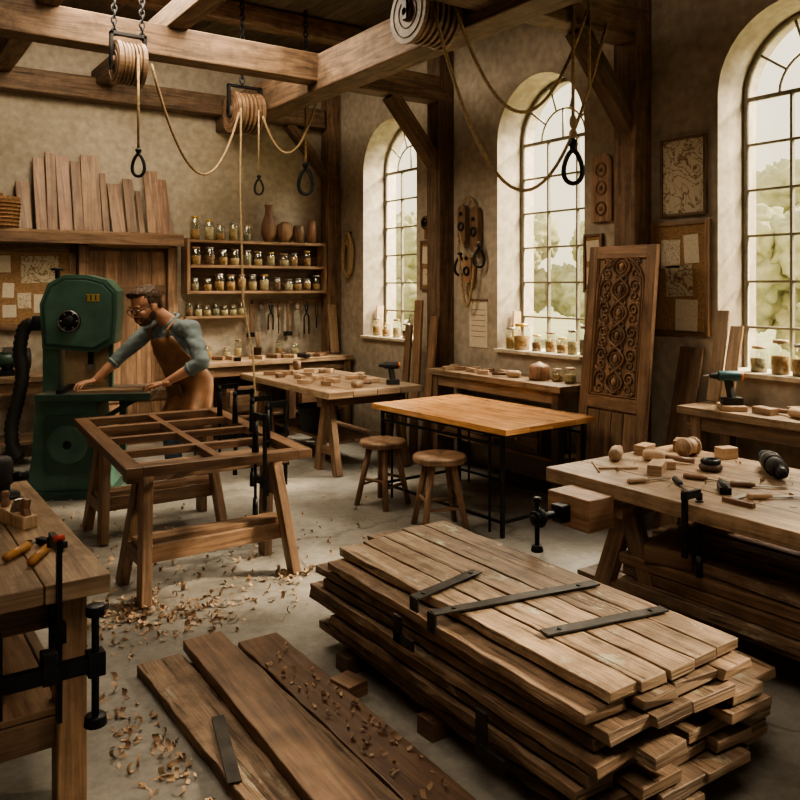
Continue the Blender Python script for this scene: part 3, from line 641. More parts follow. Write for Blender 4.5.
b=MB('wicker_basket'); b.lathe([(.15,0),(.16,.02),(.17,.14),(.175,.25),(.18,.26),(.18,.29),(.16,.29),(.15,.05)],WICK,(1.14,8.23,2.176),None,24,caps=False)
for k in range(7): b.ring((1.14,8.23,2.2+k*.035),None,.163+.003*k,.009,WICK,24,5)
b.box((1.14,8.23,2.48),(.02,.34,.02),WICK); b.build()
b=MB('wall_shelf_unit'); xa,xb=2.95,4.6
for z in(1.57,1.85,2.12): b.box(((xa+xb)/2,8.33,z),(xb-xa,.19,.03),W_BENCH)
for x in(xa,xb): b.box((x,8.33,1.85),(.035,.2,.6),W_BENCH)
b.box(((xa+xb)/2,8.415,1.85),(xb-xa,.02,.58),W_DARK); b.build(.003)
b=MB('small_wall_shelf'); b.box((3.3,8.36,1.30),(.72,.13,.025),W_BENCH); b.build(.003)
b=MB('shelf_glass_jars')
for z,h0,step in((2.136,.24,.125),(1.866,.18,.13),(1.586,.17,.12)):
    x=xa+.1
    while x<xb-.06:
        if z>2.1 and x>3.72: break
        r=ru(.042,.055); jar(b,x,8.31+ru(-.02,.02),z,r,h0*ru(.75,1.1),lid=random.choice([W_LIGHT,W_SAW,STEEL,GOLD]),lv=ru(.6,1.1)); x+=step*ru(.9,1.3)
x=3.0
while x<3.62: jar(b,x,8.36,1.313,.04,ru(.11,.16)); x+=.1
b.build()
b=MB('pottery_vase'); b.lathe([(.05,0),(.085,.1),(.08,.2),(.045,.3),(.035,.38),(.05,.42)],W_RED,(3.90,8.3,2.135)); b.build()
b=MB('turned_wood_bowls'); b.lathe([(.05,0),(.09,.1),(.085,.2),(.03,.24)],W_SAW,(4.1,8.3,2.135)); b.lathe([(.06,0),(.07,.13),(.06,.2),(.05,.2)],W_BENCH,(4.28,8.3,2.135)); b.lathe([(.05,0),(.055,.16),(.05,.26)],W_RED,(4.45,8.3,2.135)); b.build()
b=MB('hanging_hand_tools'); b.box((4.2,8.41,1.46),(.9,.03,.05),W_BENCH)
for i,x in enumerate((3.72,3.85,3.96,4.06,4.18,4.3,4.42,4.55)):
    z=1.42; h=ru(.26,.38)
    b.cyl((x,8.385,z+.03),(x,8.35,z+.03),.006,IRON,seg=6)
    k=i%4
    if k==0: b.box((x,8.375,z-h/2),(.026,.02,h),W_RED); b.box((x,8.375,z-h-.02),(.1,.03,.05),IRON)
    elif k==1: b.prism([(-.015,0),(.015,0),(.05,-h),(-.02,-h)],.006,STEEL,MT(x,8.375,z)@RX90); b.ring((x,8.375,z-.02),RX90,.035,.011,W_SAW,14)
    elif k==2: b.tube([(x-.03,8.37,z-h),(x-.03,8.37,z-h*.4),(x,8.37,z-h*.3),(x+.02,8.37,z)],.009,IRON); b.tube([(x+.03,8.37,z-h),(x+.03,8.37,z-h*.4),(x,8.37,z-h*.3),(x-.02,8.37,z)],.009,IRON)
    else: b.cyl((x,8.37,z),(x,8.37,z-.14),.016,W_RED,.018); b.cyl((x,8.37,z-.14),(x,8.37,z-h),.007,IRON)
b.build()
b=MB('back_workbench'); 
for k in range(3): b.box((3.87,7.88+.18*k+.09,.82),(1.8,.178,.05),W_TOP)
for x in(3.05,4.0,4.7):
    for y in(7.94,8.36): b.box((x,y,.4),(.08,.08,.795),W_BENCH)
b.box((3.87,7.94,.74),(1.7,.04,.1),W_BENCH); b.box((3.87,8.15,.25),(1.7,.45,.03),W_BENCH); b.build(.004)
b=MB('storage_crate'); b.box((3.5,8.12,.42),(.5,.36,.3),W_DARK); b.box((3.5,7.93,.42),(.44,.02,.22),W_BENCH); b.build(.004)
b=MB('storage_crate'); b.box((4.3,8.12,.39),(.4,.34,.24),W_BENCH); b.box((4.3,7.94,.4),(.34,.02,.16),W_SAW); b.build(.004)
b=MB('tool_clutter')
for k in range(24): b.box((ru(3.1,4.6),ru(7.95,8.22),.845+.02),(ru(.05,.2),ru(.03,.08),.04),random.choice([W_LIGHT,W_RED,IRON,W_SAW,W_PALE]),(0,0,ru(0,3)))
b.build(.002)
for (x,r,h) in((3.2,.05,.15),(3.42,.04,.12),(3.55,.04,.2),(4.05,.045,.16),(4.25,.05,.13)):
    b=MB('glass_jar'); jar(b,x,8.34,.845,r,h); b.build()
b=MB('brush_pot'); b.lathe([(.04,0),(.045,.1),(.05,.1)],W_DARK,(3.78,8.33,.845))
for k in range(6): b.cyl((3.78,8.33,.9),(3.78+ru(-.05,.05),8.33+ru(-.03,.03),1.12),.006,W_LIGHT,seg=6)
b.build()
b=MB('leaning_board'); b.beam((4.66,8.12,.86),(4.70,8.30,1.6),.11,.022,W_LIGHT,(0,1,0)); b.build(.003)
b=MB('machine_bench'); b.box((.95,8.1,.8),(1.5,.56,.05),W_TOP)
for x in(.28,1.62):
    for y in(7.9,8.32): b.box((x,y,.387),(.08,.08,.775),W_BENCH)
b.box((.95,7.9,.71),(1.4,.04,.1),W_BENCH); b.box((.95,8.1,.22),(1.4,.45,.03),W_BENCH); b.build(.004)
b=MB('bench_grinder'); b.box((1.18,8.05,.85),(.26,.16,.05),IRON); b.cyl((1.05,8.05,.97),(1.31,8.05,.97),.07,GREEND); b.cyl((.99,8.05,.97),(1.04,8.05,.97),.1,RUB); b.cyl((1.32,8.05,.97),(1.37,8.05,.97),.1,RUB); b.cyl((1.18,8.05,.86),(1.18,8.05,.95),.05,IRON); b.box((1.18,8.03,1.06),(.08,.06,.05),STEEL); b.build()
b=MB('tool_clutter')
for k in range(7): b.box((ru(.4,.9),ru(7.95,8.3),.825+.02),(ru(.05,.2),ru(.03,.08),.04),random.choice([W_LIGHT,W_RED,IRON]),(0,0,ru(0,3)))
b.build()
# ------------------------------------------------------------------ 11 right wall hangings
def rw(name,y,z,w,h,frame=W_BENCH,back=CORK,papers=(),fw=.03):
    b=MB(name); b.box((XR-.012,y,z),(.018,w-.01,h-.01),back)
    for s in(-1,1): b.box((XR-.018,y+s*(w/2-fw/2),z),(.03,fw,h),frame); b.box((XR-.018,y,z+s*(h/2-fw/2)),(.03,w-2*fw,fw),frame)
    for (dy,dz,pw,ph,mt) in papers: b.box((XR-.024,y+dy,z+dz),(.003,pw,ph),mt,(ru(-.07,.07),0,0))
    b.build(.002)
rw('cork_notice_board',3.52,1.70,.48,.80,W_BENCH,CORK,((.07,.17,.16,.2,PAPER),(-.1,.2,.12,.2,PAPER2),(0,-.02,.22,.22,PARCH),(-.06,-.26,.18,.22,PAPER2)))
rw('framed_drawing',3.49,2.41,.37,.55,W_BEAM,PARCH,(),.018)
rw('cork_notice_board',4.31,1.82,.19,.46,W_BENCH,CORK,((0,.1,.13,.16,PAPER2),(0,-.1,.13,.14,PAPER)),.02)
rw('cork_notice_board',6.50,1.85,.22,.5,W_BENCH,CORK,((0,.1,.15,.17,PAPER2),(0,-.12,.14,.16,PAPER)))
b=MB('paper_chart'); b.box((XR-.004,5.72,1.29),(.004,.26,.44),PAPER2); b.box((XR-.01,5.72,1.51),(.014,.27,.015),W_BENCH)
for k in range(6): b.box((XR-.0065,5.72,1.42-.05*k),(.001,.2,.006),W_BENCH)
b.build()
b=MB('carved_wall_plaque'); M=Matrix.Translation((XR-.02,4.22,2.40))@M_YZ
b.prism([(-.10,-.26),(.10,-.26),(.10,.2)]+[(.10*math.cos(math.radians(a)),.2+.07*math.sin(math.radians(a))) for a in(30,60,90,120,150)]+[(-.10,.2)],.03,W_SAW,M)
for z in(-.16,.0,.14): b.ring(M@V(0,z,-.018),M,.05,.010,W_BENCH,16); b.ell(M@V(0,z,-.018),(.02,.02,.01),W_BENCH,M.to_3x3(),8,6)
b.build(.003)
b=MB('hanging_block_and_tackle')
for (y,z,w,h) in((5.88,2.22,.11,.36),(5.70,2.16,.10,.42),(5.80,1.80,.12,.26)):
    b.prism(rrect(w,h,.045),.06,W_SAW,Matrix.Translation((XR-.05,y,z))@M_YZ); b.ring((XR-.085,y,z-.02),AX,.035,.012,IRON,14); b.cyl((XR-.08,y,z+.1),(XR-.095,y,z+.1),.018,IRON)
b.tube(cat((XR-.06,5.88,2.40),(XR-.06,5.70,2.36),-.10,10),.013,ROPE); b.tube(cat((XR-.09,5.92,2.1),(XR-.09,5.66,2.0),.6,16),.013,ROPE); b.tube([(XR-.07,5.8,1.7),(XR-.06,5.84,1.6),(XR-.06,5.78,1.52)],.012,ROPE)
b.tube(cat((XR-.08,5.95,2.3),(XR-.08,5.62,2.05),.25,16),.009,ROPE); hook(b,(XR-.08,5.62,2.02),.13); hook(b,(XR-.08,5.90,1.95),.13); b.build()
b=MB('rope_coil'); 
for k in range(6): b.ring((XR-.05-.014*(k%2),8.02,2.0-.01*k),AX,.1,.018,ROPE,20,6,2.6-.16*k,1.1-.07*k)
b.cyl((XR-.0,8.02,2.26),(XR-.1,8.02,2.26),.014,W_BENCH); b.build()
b=MB('wall_gauge'); b.cyl((XR-.001,6.50,2.28),(XR-.05,6.50,2.28),.07,W_SAW); b.cyl((XR-.05,6.50,2.28),(XR-.06,6.50,2.28),.045,IRON); b.box((XR-.03,6.50,2.17),(.03,.04,.12),W_SAW); b.build()
# ------------------------------------------------------------------ 12 hoists
def drum(name,c,r,w):
    b=MB(name); c=Vector(c); R=AX
    prof=[(0,-w/2),(r,-w/2),(r,-w/2+.03),(r*.72,-w/2+.035)]
    n=5; st=(w-.07)/n
    for k in range(n):
        z0=-w/2+.035+st*k; prof+=[(r*.72,z0+st*.15),(r*.95,z0+st*.25),(r*.95,z0+st*.75),(r*.72,z0+st*.85)]
    prof+=[(r,w/2-.03),(r,w/2),(0,w/2)]
    b.lathe(prof,W_BENCH,c,R,30,smooth=False,tint=.3)
    d=R@V(0,0,1)
    b.cyl(c-d*(w/2+.03),c+d*(w/2+.03),.025,IRON); b.cyl(c-d*(w/2+.015),c-d*(w/2),r*.3,W_DARK)
    b.ring(c-d*(w/2),R,r*.8,.006,W_DARK,26,5); b.ring(c-d*(w/2),R,r*.5,.006,W_DARK,26,5)
    for k in range(3): b.ring(c+d*(-w/2+.045+k*.022),R,r*.80,.013,ROPE,26,6)
    for s in(-1,1): b.beam(c+d*s*(w/2+.02)-V(0,0,.05),c+d*s*(w/2+.02)+V(0,0,r+.06),.02,.05,IRON,(0,1,0))
    b.beam(c-d*(w/2+.03)+V(0,0,r+.05),c+d*(w/2+.03)+V(0,0,r+.05),.05,.02,IRON)
    return b
b=drum('rope_hoist_drum',(3.13,4.25,3.42),.2,.30); b.build()
b=drum('rope_hoist_drum',(3.12,7.18,3.30),.2,.28); b.build()
b=drum('rope_hoist_drum',(1.67,5.93,3.26),.16,.20); chain(b,(1.57,5.93,3.48),(1.57,5.93,4.4),.03); chain(b,(1.77,5.93,3.48),(1.77,5.93,4.4),.03); b.build()
for (x,y) in((3.02,7.0),(3.75,7.12)):
    b=MB('ceiling_chain'); chain(b,(x,y,3.56),(x,y,4.4),.035); b.build()
b=MB('rope_with_hook'); b.tube([(1.70,5.78,3.3),(1.70,5.78,2.62)],.009,ROPE); hook(b,(1.70,5.78,2.62),.12); b.build()
b=MB('rope_with_hook'); b.tube([(3.75,7.12,3.5),(3.75,7.12,2.84)],.012,ROPE); hook(b,(3.75,7.12,2.86),.19); b.build()
b=MB('rope_with_hook'); b.tube([(3.18,6.98,3.3),(3.18,6.98,2.66)],.009,ROPE); hook(b,(3.18,6.98,2.68),.11); b.build()
b=MB('rope_with_hook'); b.tube([(3.98,3.75,3.6),(3.98,3.75,2.72)],.012,ROPE); b.ell((3.98,3.75,2.74),(.025,.025,.05),ROPE); b.ell((3.98,3.75,2.66),(.028,.028,.035),ROPE); b.ell((3.98,3.75,2.6),(.024,.024,.035),IRON); hook(b,(3.98,3.75,2.6),.17); b.build()
rope('hoist_rope',cat((1.80,5.80,3.25),(2.98,6.98,3.25),.68))
rope('hoist_rope',cat((3.22,6.98,3.25),(3.75,6.8,3.6),.50))
rope('hoist_rope',cat((3.05,4.06,3.4),(4.3,3.74,3.45),1.15),.012)
rope('hoist_rope',cat((3.20,4.05,3.48),(4.1,3.74,3.5),.70),.012)
rope('hoist_rope',[(3.00,6.98,3.3),(2.995,6.98,2.5),(3.0,6.93,1.5),(3.04,6.8,1.0),(3.02,6.7,.6),(2.95,6.6,.1),(2.9,6.75,.015),(2.8,6.95,.015),(3.0,7.05,.015)],.010)
rope('hoist_rope',[(4.15,3.76,3.6),(4.15,3.76,3.0)],.010)
# ------------------------------------------------------------------ 13 band saw
Ms=Matrix.Translation(S3(-2.52,6.38,0))@Matrix.Rotation(math.radians(-34.5+8),4,'Z')
Ms3=Ms.to_3x3()
b=MB('band_saw')
def sb(c,s,mat,**k): b.box(Ms@V(*c),s,mat,Ms3,**k)
def face(poly,h,mat,x,y,z): b.prism(poly,h,mat,Ms@Matrix.Translation((x,y,z))@RX90)
sb((-.06,0,.03),(.72,.5,.06),GREEND)
face([(-.33,-.34),(.30,-.34),(.24,-.1),(.20,.36),(-.25,.36),(-.28,-.1)],.40,GREEN,-.06,0,.40)
face(rrect(.36,.46,.06),.02,GREEND,-.07,-.205,.42); b.lathe([(.035,0),(.035,.02),(.02,.03)],IRON,Ms@V(-.07,-.21,.42),Ms3@Matrix.Rotation(math.radians(90),3,'X'))
b.lathe([(.15,0),(.15,.02),(.12,.03)],GREEN,Ms@V(-.07,-.2,.42),Ms3@Matrix.Rotation(math.radians(90),3,'X'),30)
sb((-.24,.05,.95),(.12,.2,.50),GREEN)
up=[(-.28,-.26),(.12,-.30),(.26,-.22),(.28,-.02),(.28,.18),(.2,.27),(.05,.31),(-.12,.31),(-.24,.24),(-.30,.08)]
face(up,.26,GREEN,0,.0,1.42); face([(x*.93,y*.93) for x,y in up],.03,GREEND,0,-.13,1.42); face([(x*.86,y*.86) for x,y in up],.03,GREEN,0,-.14,1.42)
R90=Ms3@Matrix.Rotation(math.radians(90),3,'X')
b.lathe([(.085,0),(.085,.025),(.07,.03),(.07,.02),(.045,.02),(.04,.045),(0,.05)],IRON,Ms@V(-.07,-.155,1.37),R90,26)
b.ring(Ms@V(-.07,-.185,1.37),R90,.078,.006,STEEL,24,5)
for a in range(6): b.cyl(Ms@V(-.07+.06*math.cos(a*1.047),-.17,1.37+.06*math.sin(a*1.047)),Ms@V(-.07+.06*math.cos(a*1.047),-.19,1.37+.06*math.sin(a*1.047)),.008,STEEL,seg=8)
b.lathe([(.02,0),(.02,.06),(.03,.06),(.03,.09)],IRON,Ms@V(-.07,-.155,1.37),R90,12)
for i,(dx) in enumerate((.07,.105,.14)): sb((dx,-.157,1.55),(.022,.006,.045),GOLD)
for dz in(.525,.575): sb((.105,-.157,1.0+dz),(.1,.006,.007),GOLD)
b.cyl(Ms@V(-.2,.0,1.70),Ms@V(-.2,0,1.78),.02,IRON); b.ring(Ms@V(-.2,0,1.775),Ms3,.045,.01,IRON)
b.cyl(Ms@V(-.30,-.05,1.35),Ms@V(-.37,-.05,1.35),.06,IRON)
sb((.02,.06,1.0),(.36,.03,.34),BEIGE); sb((.2,.05,1.0),(.03,.05,.34),GREEN)
sb((.06,-.03,1.07),(.04,.04,.18),IRON); sb((.06,-.04,1.0),(.07,.07,.05),STEEL); sb((.06,-.03,.95),(.006,.018,.3),STEEL)
sb((.15,-.05,.805),(.84,.62,.035),STEEL); sb((.15,-.05,.78),(.80,.58,.03),GREEND); sb((.02,.0,.74),(.25,.3,.08),IRON)
sb((.15,-.355,.80),(.84,.02,.05),GREEND); sb((-.1,-.05,.84),(.04,.60,.04),IRON)
sb((.3,.0,.5),(.05,.05,.5),GREEND)
b.beam(Ms@V(.18,-.1,.6),Ms@V(.45,-.1,.77),.04,.04,GREEND)
b.build(.005)
b=MB('dust_extraction_hose')
hp=[(-.38,-.05,1.35),(-.44,-.05,1.30),(-.47,-.05,1.12),(-.45,-.05,.95),(-.48,-.06,.75),(-.52,-.08,.55),(-.50,-.1,.38),(-.44,-.12,.3)]
pts=[]
for i in range(len(hp)-1):
    p0=Vector(hp[max(0,i-1)]);p1=Vector(hp[i]);p2=Vector(hp[i+1]);p3=Vector(hp[min(len(hp)-1,i+2)])
    for k in range(8):
        t=k/8; pts.append(Ms@(.5*((2*p1)+(p2-p0)*t+(2*p0-5*p1+4*p2-p3)*t*t+(3*p1-3*p2+p3-p0)*t**3)))
b.tube(pts,[.055 if k%2 else .047 for k in range(len(pts))],RUB,12); b.build()
b=MB('cut_workpiece'); b.box(Ms@V(.25,-.18,.834),(.48,.2,.022),W_LIGHT,Ms3@Matrix.Rotation(.08,3,'Z')); b.build(.003)
# ------------------------------------------------------------------ 14 man
SKIN=flat('skin',(.52,.28,.185),.5,0,.08,12); SHIRT=flat('work_shirt',(.17,.215,.225),.85,0,.25,9,.3); JEANS=flat('denim',(.09,.135,.20),.85,0,.25,30,.3)
LEA=flat('leather_apron',(.19,.092,.044),.5,0,.4,9,.4); HAIR=flat('brown_hair',(.06,.030,.016),.6,0,.5,60,.8); BOOT=flat('leather_boot',(.09,.045,.022),.5); EYE=flat('eye_white',(.7,.68,.62),.3,0,0); IRIS=flat('iris',(.03,.02,.012),.3); LIP=flat('lip',(.35,.13,.10),.5)
man=bpy.data.objects.new('woodworker_man',None); scene.collection.objects.link(man); man.location=S3(-1.66,6.35,0)
bpy.context.view_layer.update()
def organic(name,parts,voxel,smooth,jitter=0,jsc=40,wrinkle=0):
    t=MB('tmp')
    for p in parts:
        if p[0]=='c':
            _,a,ra,c_,rb,mt=p; a=Vector(a);c_=Vector(c_)
            t.cyl(a,c_,ra,mt,rb,16); t.ell(a,(ra,)*3,mt); t.ell(c_,(rb,)*3,mt)
        else: t.ell(p[1],p[3],p[4],p[2],24,16)
    o=t.build(); loc=o.location.copy()
    rm=o.modifiers.new('r','REMESH'); rm.mode='VOXEL'; rm.voxel_size=voxel
    if smooth: sm=o.modifiers.new('s','SMOOTH'); sm.iterations=smooth; sm.factor=.5
    dg=bpy.context.evaluated_depsgraph_get(); me=bpy.data.meshes.new_from_object(o.evaluated_get(dg)); bpy.data.objects.remove(o)
    me.materials.clear(); mats=[]
    for p in parts:
        if p[-1] not in mats: mats.append(p[-1])
    for m_ in mats: me.materials.append(m_)
    def dist(q,p):
        if p[0]=='c':
            a=Vector(p[1]);d=Vector(p[3])-a; tt=max(0,min(1,(q-a).dot(d)/max(d.length_squared,1e-9))); return (q-(a+d*tt)).length-(p[2]+(p[4]-p[2])*tt)
        R=p[2].to_3x3() if p[2] is not None else Matrix.Identity(3); l=R.transposed()@(q-Vector(p[1])); r=p[3]
        k=Vector((l.x/r[0],l.y/r[1],l.z/r[2])).length; return (k-1)*min(r)
    cloth=set()
    for poly in me.polygons:
        q=poly.center+loc; best=min(parts,key=lambda p:dist(q,p)); poly.material_index=mats.index(best[-1]); poly.use_smooth=True
        if wrinkle and mats[poly.material_index] in (SHIRT,JEANS): cloth.update(poly.vertices)
    nr=[v.normal.copy() for v in me.vertices]
    if jitter:
        for v in me.vertices: v.co+=nr[v.index]*noise.noise(v.co*jsc)*jitter
    if wrinkle:
        for i in cloth:
            v=me.vertices[i]; q=v.co; n=noise.noise(Vector((q.x*9,q.y*9,q.z*22)))+.5*noise.noise(q*35); v.co+=nr[i]*n*wrinkle
    ob=bpy.data.objects.new(name,me); ob.location=loc; scene.collection.objects.link(ob)
    ob.parent=man; ob.matrix_parent_inverse=man.matrix_world.inverted(); return ob
def adopt(o): o.parent=man; o.matrix_parent_inverse=man.matrix_world.inverted()
fw=S3(-.6,-.8,0); fw.normalize(); lf=S3(.8,-.6,0); lf.normalize()
H=S3(-1.66,6.38,.86); N_=S3(-1.79,6.25,1.365); C_=S3(-1.755,6.29,1.17); Wst=S3(-1.70,6.34,1.0)
def frame(up):
    up=up.normalized(); f=(fw-up*fw.dot(up)).normalized(); l=f.cross(up)
    return Matrix((l,f,up)).transposed()
Rt=frame(N_-H)
shR=S3(-1.965,6.37,1.315); shL=S3(-1.595,6.10,1.315)
elR=S3(-2.20,6.34,1.10); elL=S3(-1.48,5.98,1.07); wrR=S3(-2.38,6.24,.905); wrL=S3(-1.76,5.99,.915)
hpR=H-lf*.095; hpL=H+lf*.095
knR=S3(-1.80,6.30,.48); knL=S3(-1.58,6.27,.48); anR=S3(-1.77,6.30,.09); anL=S3(-1.50,6.33,.09)
def mid(a,b,t): return a.lerp(b,t)
parts=[('e',C_,Rt,(.200,.140,.20),SHIRT),('e',C_+V(0,0,.08),Rt,(.19,.12,.12),SHIRT),('e',Wst,Rt,(.178,.135,.17),SHIRT),('e',H+V(0,0,.02),Rt,(.178,.142,.13),JEANS),
('c',mid(N_,shR,.35)-V(0,0,.02),.062,shR,.074,SHIRT),('c',mid(N_,shL,.35)-V(0,0,.02),.062,shL,.074,SHIRT),
('c',shR,.072,elR,.056,SHIRT),('c',shL,.072,elL,.058,SHIRT),
('c',elR,.054,mid(elR,wrR,.3),.052,SHIRT),('c',elL,.055,mid(elL,wrL,.3),.053,SHIRT),
('c',mid(elR,wrR,.3),.043,mid(elR,wrR,.55),.040,SKIN),('c',mid(elR,wrR,.55),.040,wrR,.027,SKIN),('c',mid(elL,wrL,.3),.043,mid(elL,wrL,.55),.040,SKIN),('c',mid(elL,wrL,.55),.040,wrL,.027,SKIN),
('c',hpR,.100,knR,.076,JEANS),('c',hpL,.100,knL,.076,JEANS),('c',knR,.074,anR,.062,JEANS),('c',knL,.074,anL,.062,JEANS),
('c',anR,.045,anR-V(0,0,.03),.045,BOOT),('c',anL,.045,anL-V(0,0,.03),.045,BOOT),
('c',anR+fw*.02-V(0,0,.045),.042,anR+fw*.16-V(0,0,.052),.036,BOOT),('c',anL+fw*.02-V(0,0,.045),.042,anL+fw*.16-V(0,0,.052),.036,BOOT),
('c',anR-fw*.03-V(0,0,.045),.038,anR+fw*.04-V(0,0,.045),.04,BOOT),('c',anL-fw*.03-V(0,0,.045),.038,anL+fw*.04-V(0,0,.045),.04,BOOT),
('c',N_-V(0,0,.03),.058,N_+S3(-.09,-.06,.07),.05,SKIN),('c',N_-V(0,0,.06),.078,N_-V(0,0,.015),.064,SHIRT)]
organic('body',parts,.010,4,wrinkle=.008)
b=MB('apron')
def lvl(c,a,bb,half,n=22):
    row=[]
    for i in range(n+1):
        th=math.radians(-half+2*half*i/n); row.append(c+Rt@V(a*math.sin(th),bb*math.cos(th),0))
    return row
legc=(knR+knL)/2
rows=[lvl(C_+Rt@V(0,.0,.13),.172,.160,50),lvl(C_+Rt@V(0,.0,.06),.197,.165,56),lvl(C_+Rt@V(0,.0,-.02),.213,.167,62),lvl(Wst+Rt@V(0,0,.07),.208,.163,80),lvl(Wst-V(0,0,.01),.198,.155,105),
lvl(H+V(0,0,.04),.205,.170,108),lvl(H.lerp(legc,.15),.208,.175,108),lvl(H.lerp(legc,.32),.212,.182,105),lvl(H.lerp(legc,.5),.216,.188,102),lvl(H.lerp(legc,.7),.220,.192,98)]
vs=[];fs=[];n=23
for k,r in enumerate(rows):
    for i,p in enumerate(r):
        q=p.copy(); o=(p-H); o.z=0
        q+=o.normalized()*(.004*math.sin(i*.9+k*1.3)+ (.006*(k-4)*math.sin(i*1.05+k*.2) if k>4 else 0)); vs.append(q)
for k in range(len(rows)-1):
    for i in range(n-1): fs.append([k*n+i,k*n+i+1,(k+1)*n+i+1,(k+1)*n+i])
b.add(vs,fs,LEA,None,True)
for s in(-1,1):
    b.tube([C_+Rt@V(s*.115,.135,.13),C_+Rt@V(s*.110,.110,.185),N_+Rt@V(s*.085,.03,.012),N_+Rt@V(s*.07,-.06,-.0),C_+Rt@V(-s*.02,-.152,.05),Wst+Rt@V(-s*.15,-.105,.02)],.013,LEA)
b.box(Wst+Rt@V(0,.166,-.13),(.17,.014,.11),LEA,Rt)
b.tube([Wst+Rt@V(.192*math.sin(a/16*6.283),.152*math.cos(a/16*6.283),-.01) for a in range(16)],.011,LEA,6,True)
ao=b.build(); adopt(ao); so=ao.modifiers.new('t','SOLIDIFY'); so.thickness=.006
hc=S3(-1.945,6.13,1.490); hf=S3(-.66,-.78,-.42).normalized(); hu=(V(0,0,1)-hf*hf.z).normalized(); hx=hf.cross(hu)
Rh=Matrix((hx,hf,hu)).transposed(); sc=1.20
def hp_(x,y,z): return hc+Rh@(V(x,y,z)*sc)
def he(c,r,mt,rot=None): return ('e',hp_(*c),Rh if rot is None else Rh@rot,tuple(q*sc for q in r),mt)
organic('head',[he((0,-.01,.035),(.074,.096,.086),SKIN),he((0,.02,-.02),(.066,.073,.08),SKIN),he((0,.045,-.07),(.046,.045,.045),SKIN),('c',hp_(0,.090,.012),.009*sc,hp_(0,.113,-.024),.012*sc,SKIN),he((-.012,.098,-.030),(.009,.010,.008),SKIN),he((.012,.098,-.030),(.009,.010,.008),SKIN),
he((0,.078,.024),(.05,.018,.010),SKIN),he((-.04,.064,-.022),(.022,.020,.020),SKIN),he((.04,.064,-.022),(.022,.020,.020),SKIN),
he((-.076,-.005,-.005),(.010,.022,.034),SKIN),he((.076,-.005,-.005),(.010,.022,.034),SKIN),('c',hp_(0,-.03,-.04),.056,N_,.054,SKIN)],.0050,2)
organic('beard',[he((0,.042,-.090),(.046,.046,.030),HAIR),he((-.052,.012,-.058),(.017,.030,.036),HAIR),he((.052,.012,-.058),(.017,.030,.036),HAIR),he((-.014,.096,-.043),(.016,.008,.006),HAIR),he((.014,.096,-.043),(.016,.008,.006),HAIR),he((-.033,.074,-.066),(.012,.018,.024),HAIR),he((.033,.074,-.066),(.012,.018,.024),HAIR),he((-.044,.045,-.075),(.016,.026,.022),HAIR),he((.044,.045,-.075),(.016,.026,.022),HAIR)],.0050,2,.003,90)
organic('hair',[he((0,-.030,.050),(.081,.092,.082),HAIR),he((0,.030,.100),(.060,.052,.030),HAIR),he((.015,.062,.098),(.048,.026,.024),HAIR),he((-.071,-.010,.028),(.012,.028,.036),HAIR),he((.071,-.010,.028),(.012,.028,.036),HAIR),he((0,-.07,-.01),(.058,.036,.052),HAIR)],.0050,2,.005,55)
b=MB('face_details')
for s in(-1,1):
    b.ell(hp_(s*.030,.083,.003),(.0135*sc,.008*sc,.0075*sc),EYE,Rh,12,8); b.ell(hp_(s*.030,.0905,.0),(.006*sc,.003*sc,.006*sc),IRIS,Rh,10,6)
    b.tube([hp_(s*.012,.098,.026),hp_(s*.032,.097,.032),hp_(s*.052,.083,.025)],.0045,HAIR)
    b.ring(hp_(s*.032,.108,.0),Rh@Matrix.Rotation(math.radians(90),3,'X'),.026*sc,.0028,IRON,18,5,1,.8); b.tube([hp_(s*.058,.1,.005),hp_(s*.079,.06,.006),hp_(s*.083,.0,.008)],.0028,IRON)
b.tube([hp_(-.008,.11,.004),hp_(.008,.11,.004)],.0028,IRON); b.tube([hp_(-.02,.090,-.058),hp_(0,.095,-.056),hp_(.02,.090,-.058)],.0055,LIP)
adopt(b.build())
b=MB('shirt_collar')
for s in(-1,1):
    b.tube([N_+Rt@V(s*.012,.085,-.03),N_+Rt@V(s*.05,.06,-.0),N_+Rt@V(s*.068,.0,.02),N_+Rt@V(s*.05,-.05,.03),N_+Rt@V(0,-.07,.035)],[.009,.016,.016,.015,.015],SHIRT,7)
for w_,e_ in((wrR,elR),(wrL,elL)):
    c_=e_.lerp(w_,.32); q=(w_-e_).to_track_quat('Z','Y').to_matrix(); b.ring(c_,q,.046,.013,SHIRT,16,6)
adopt(b.build())
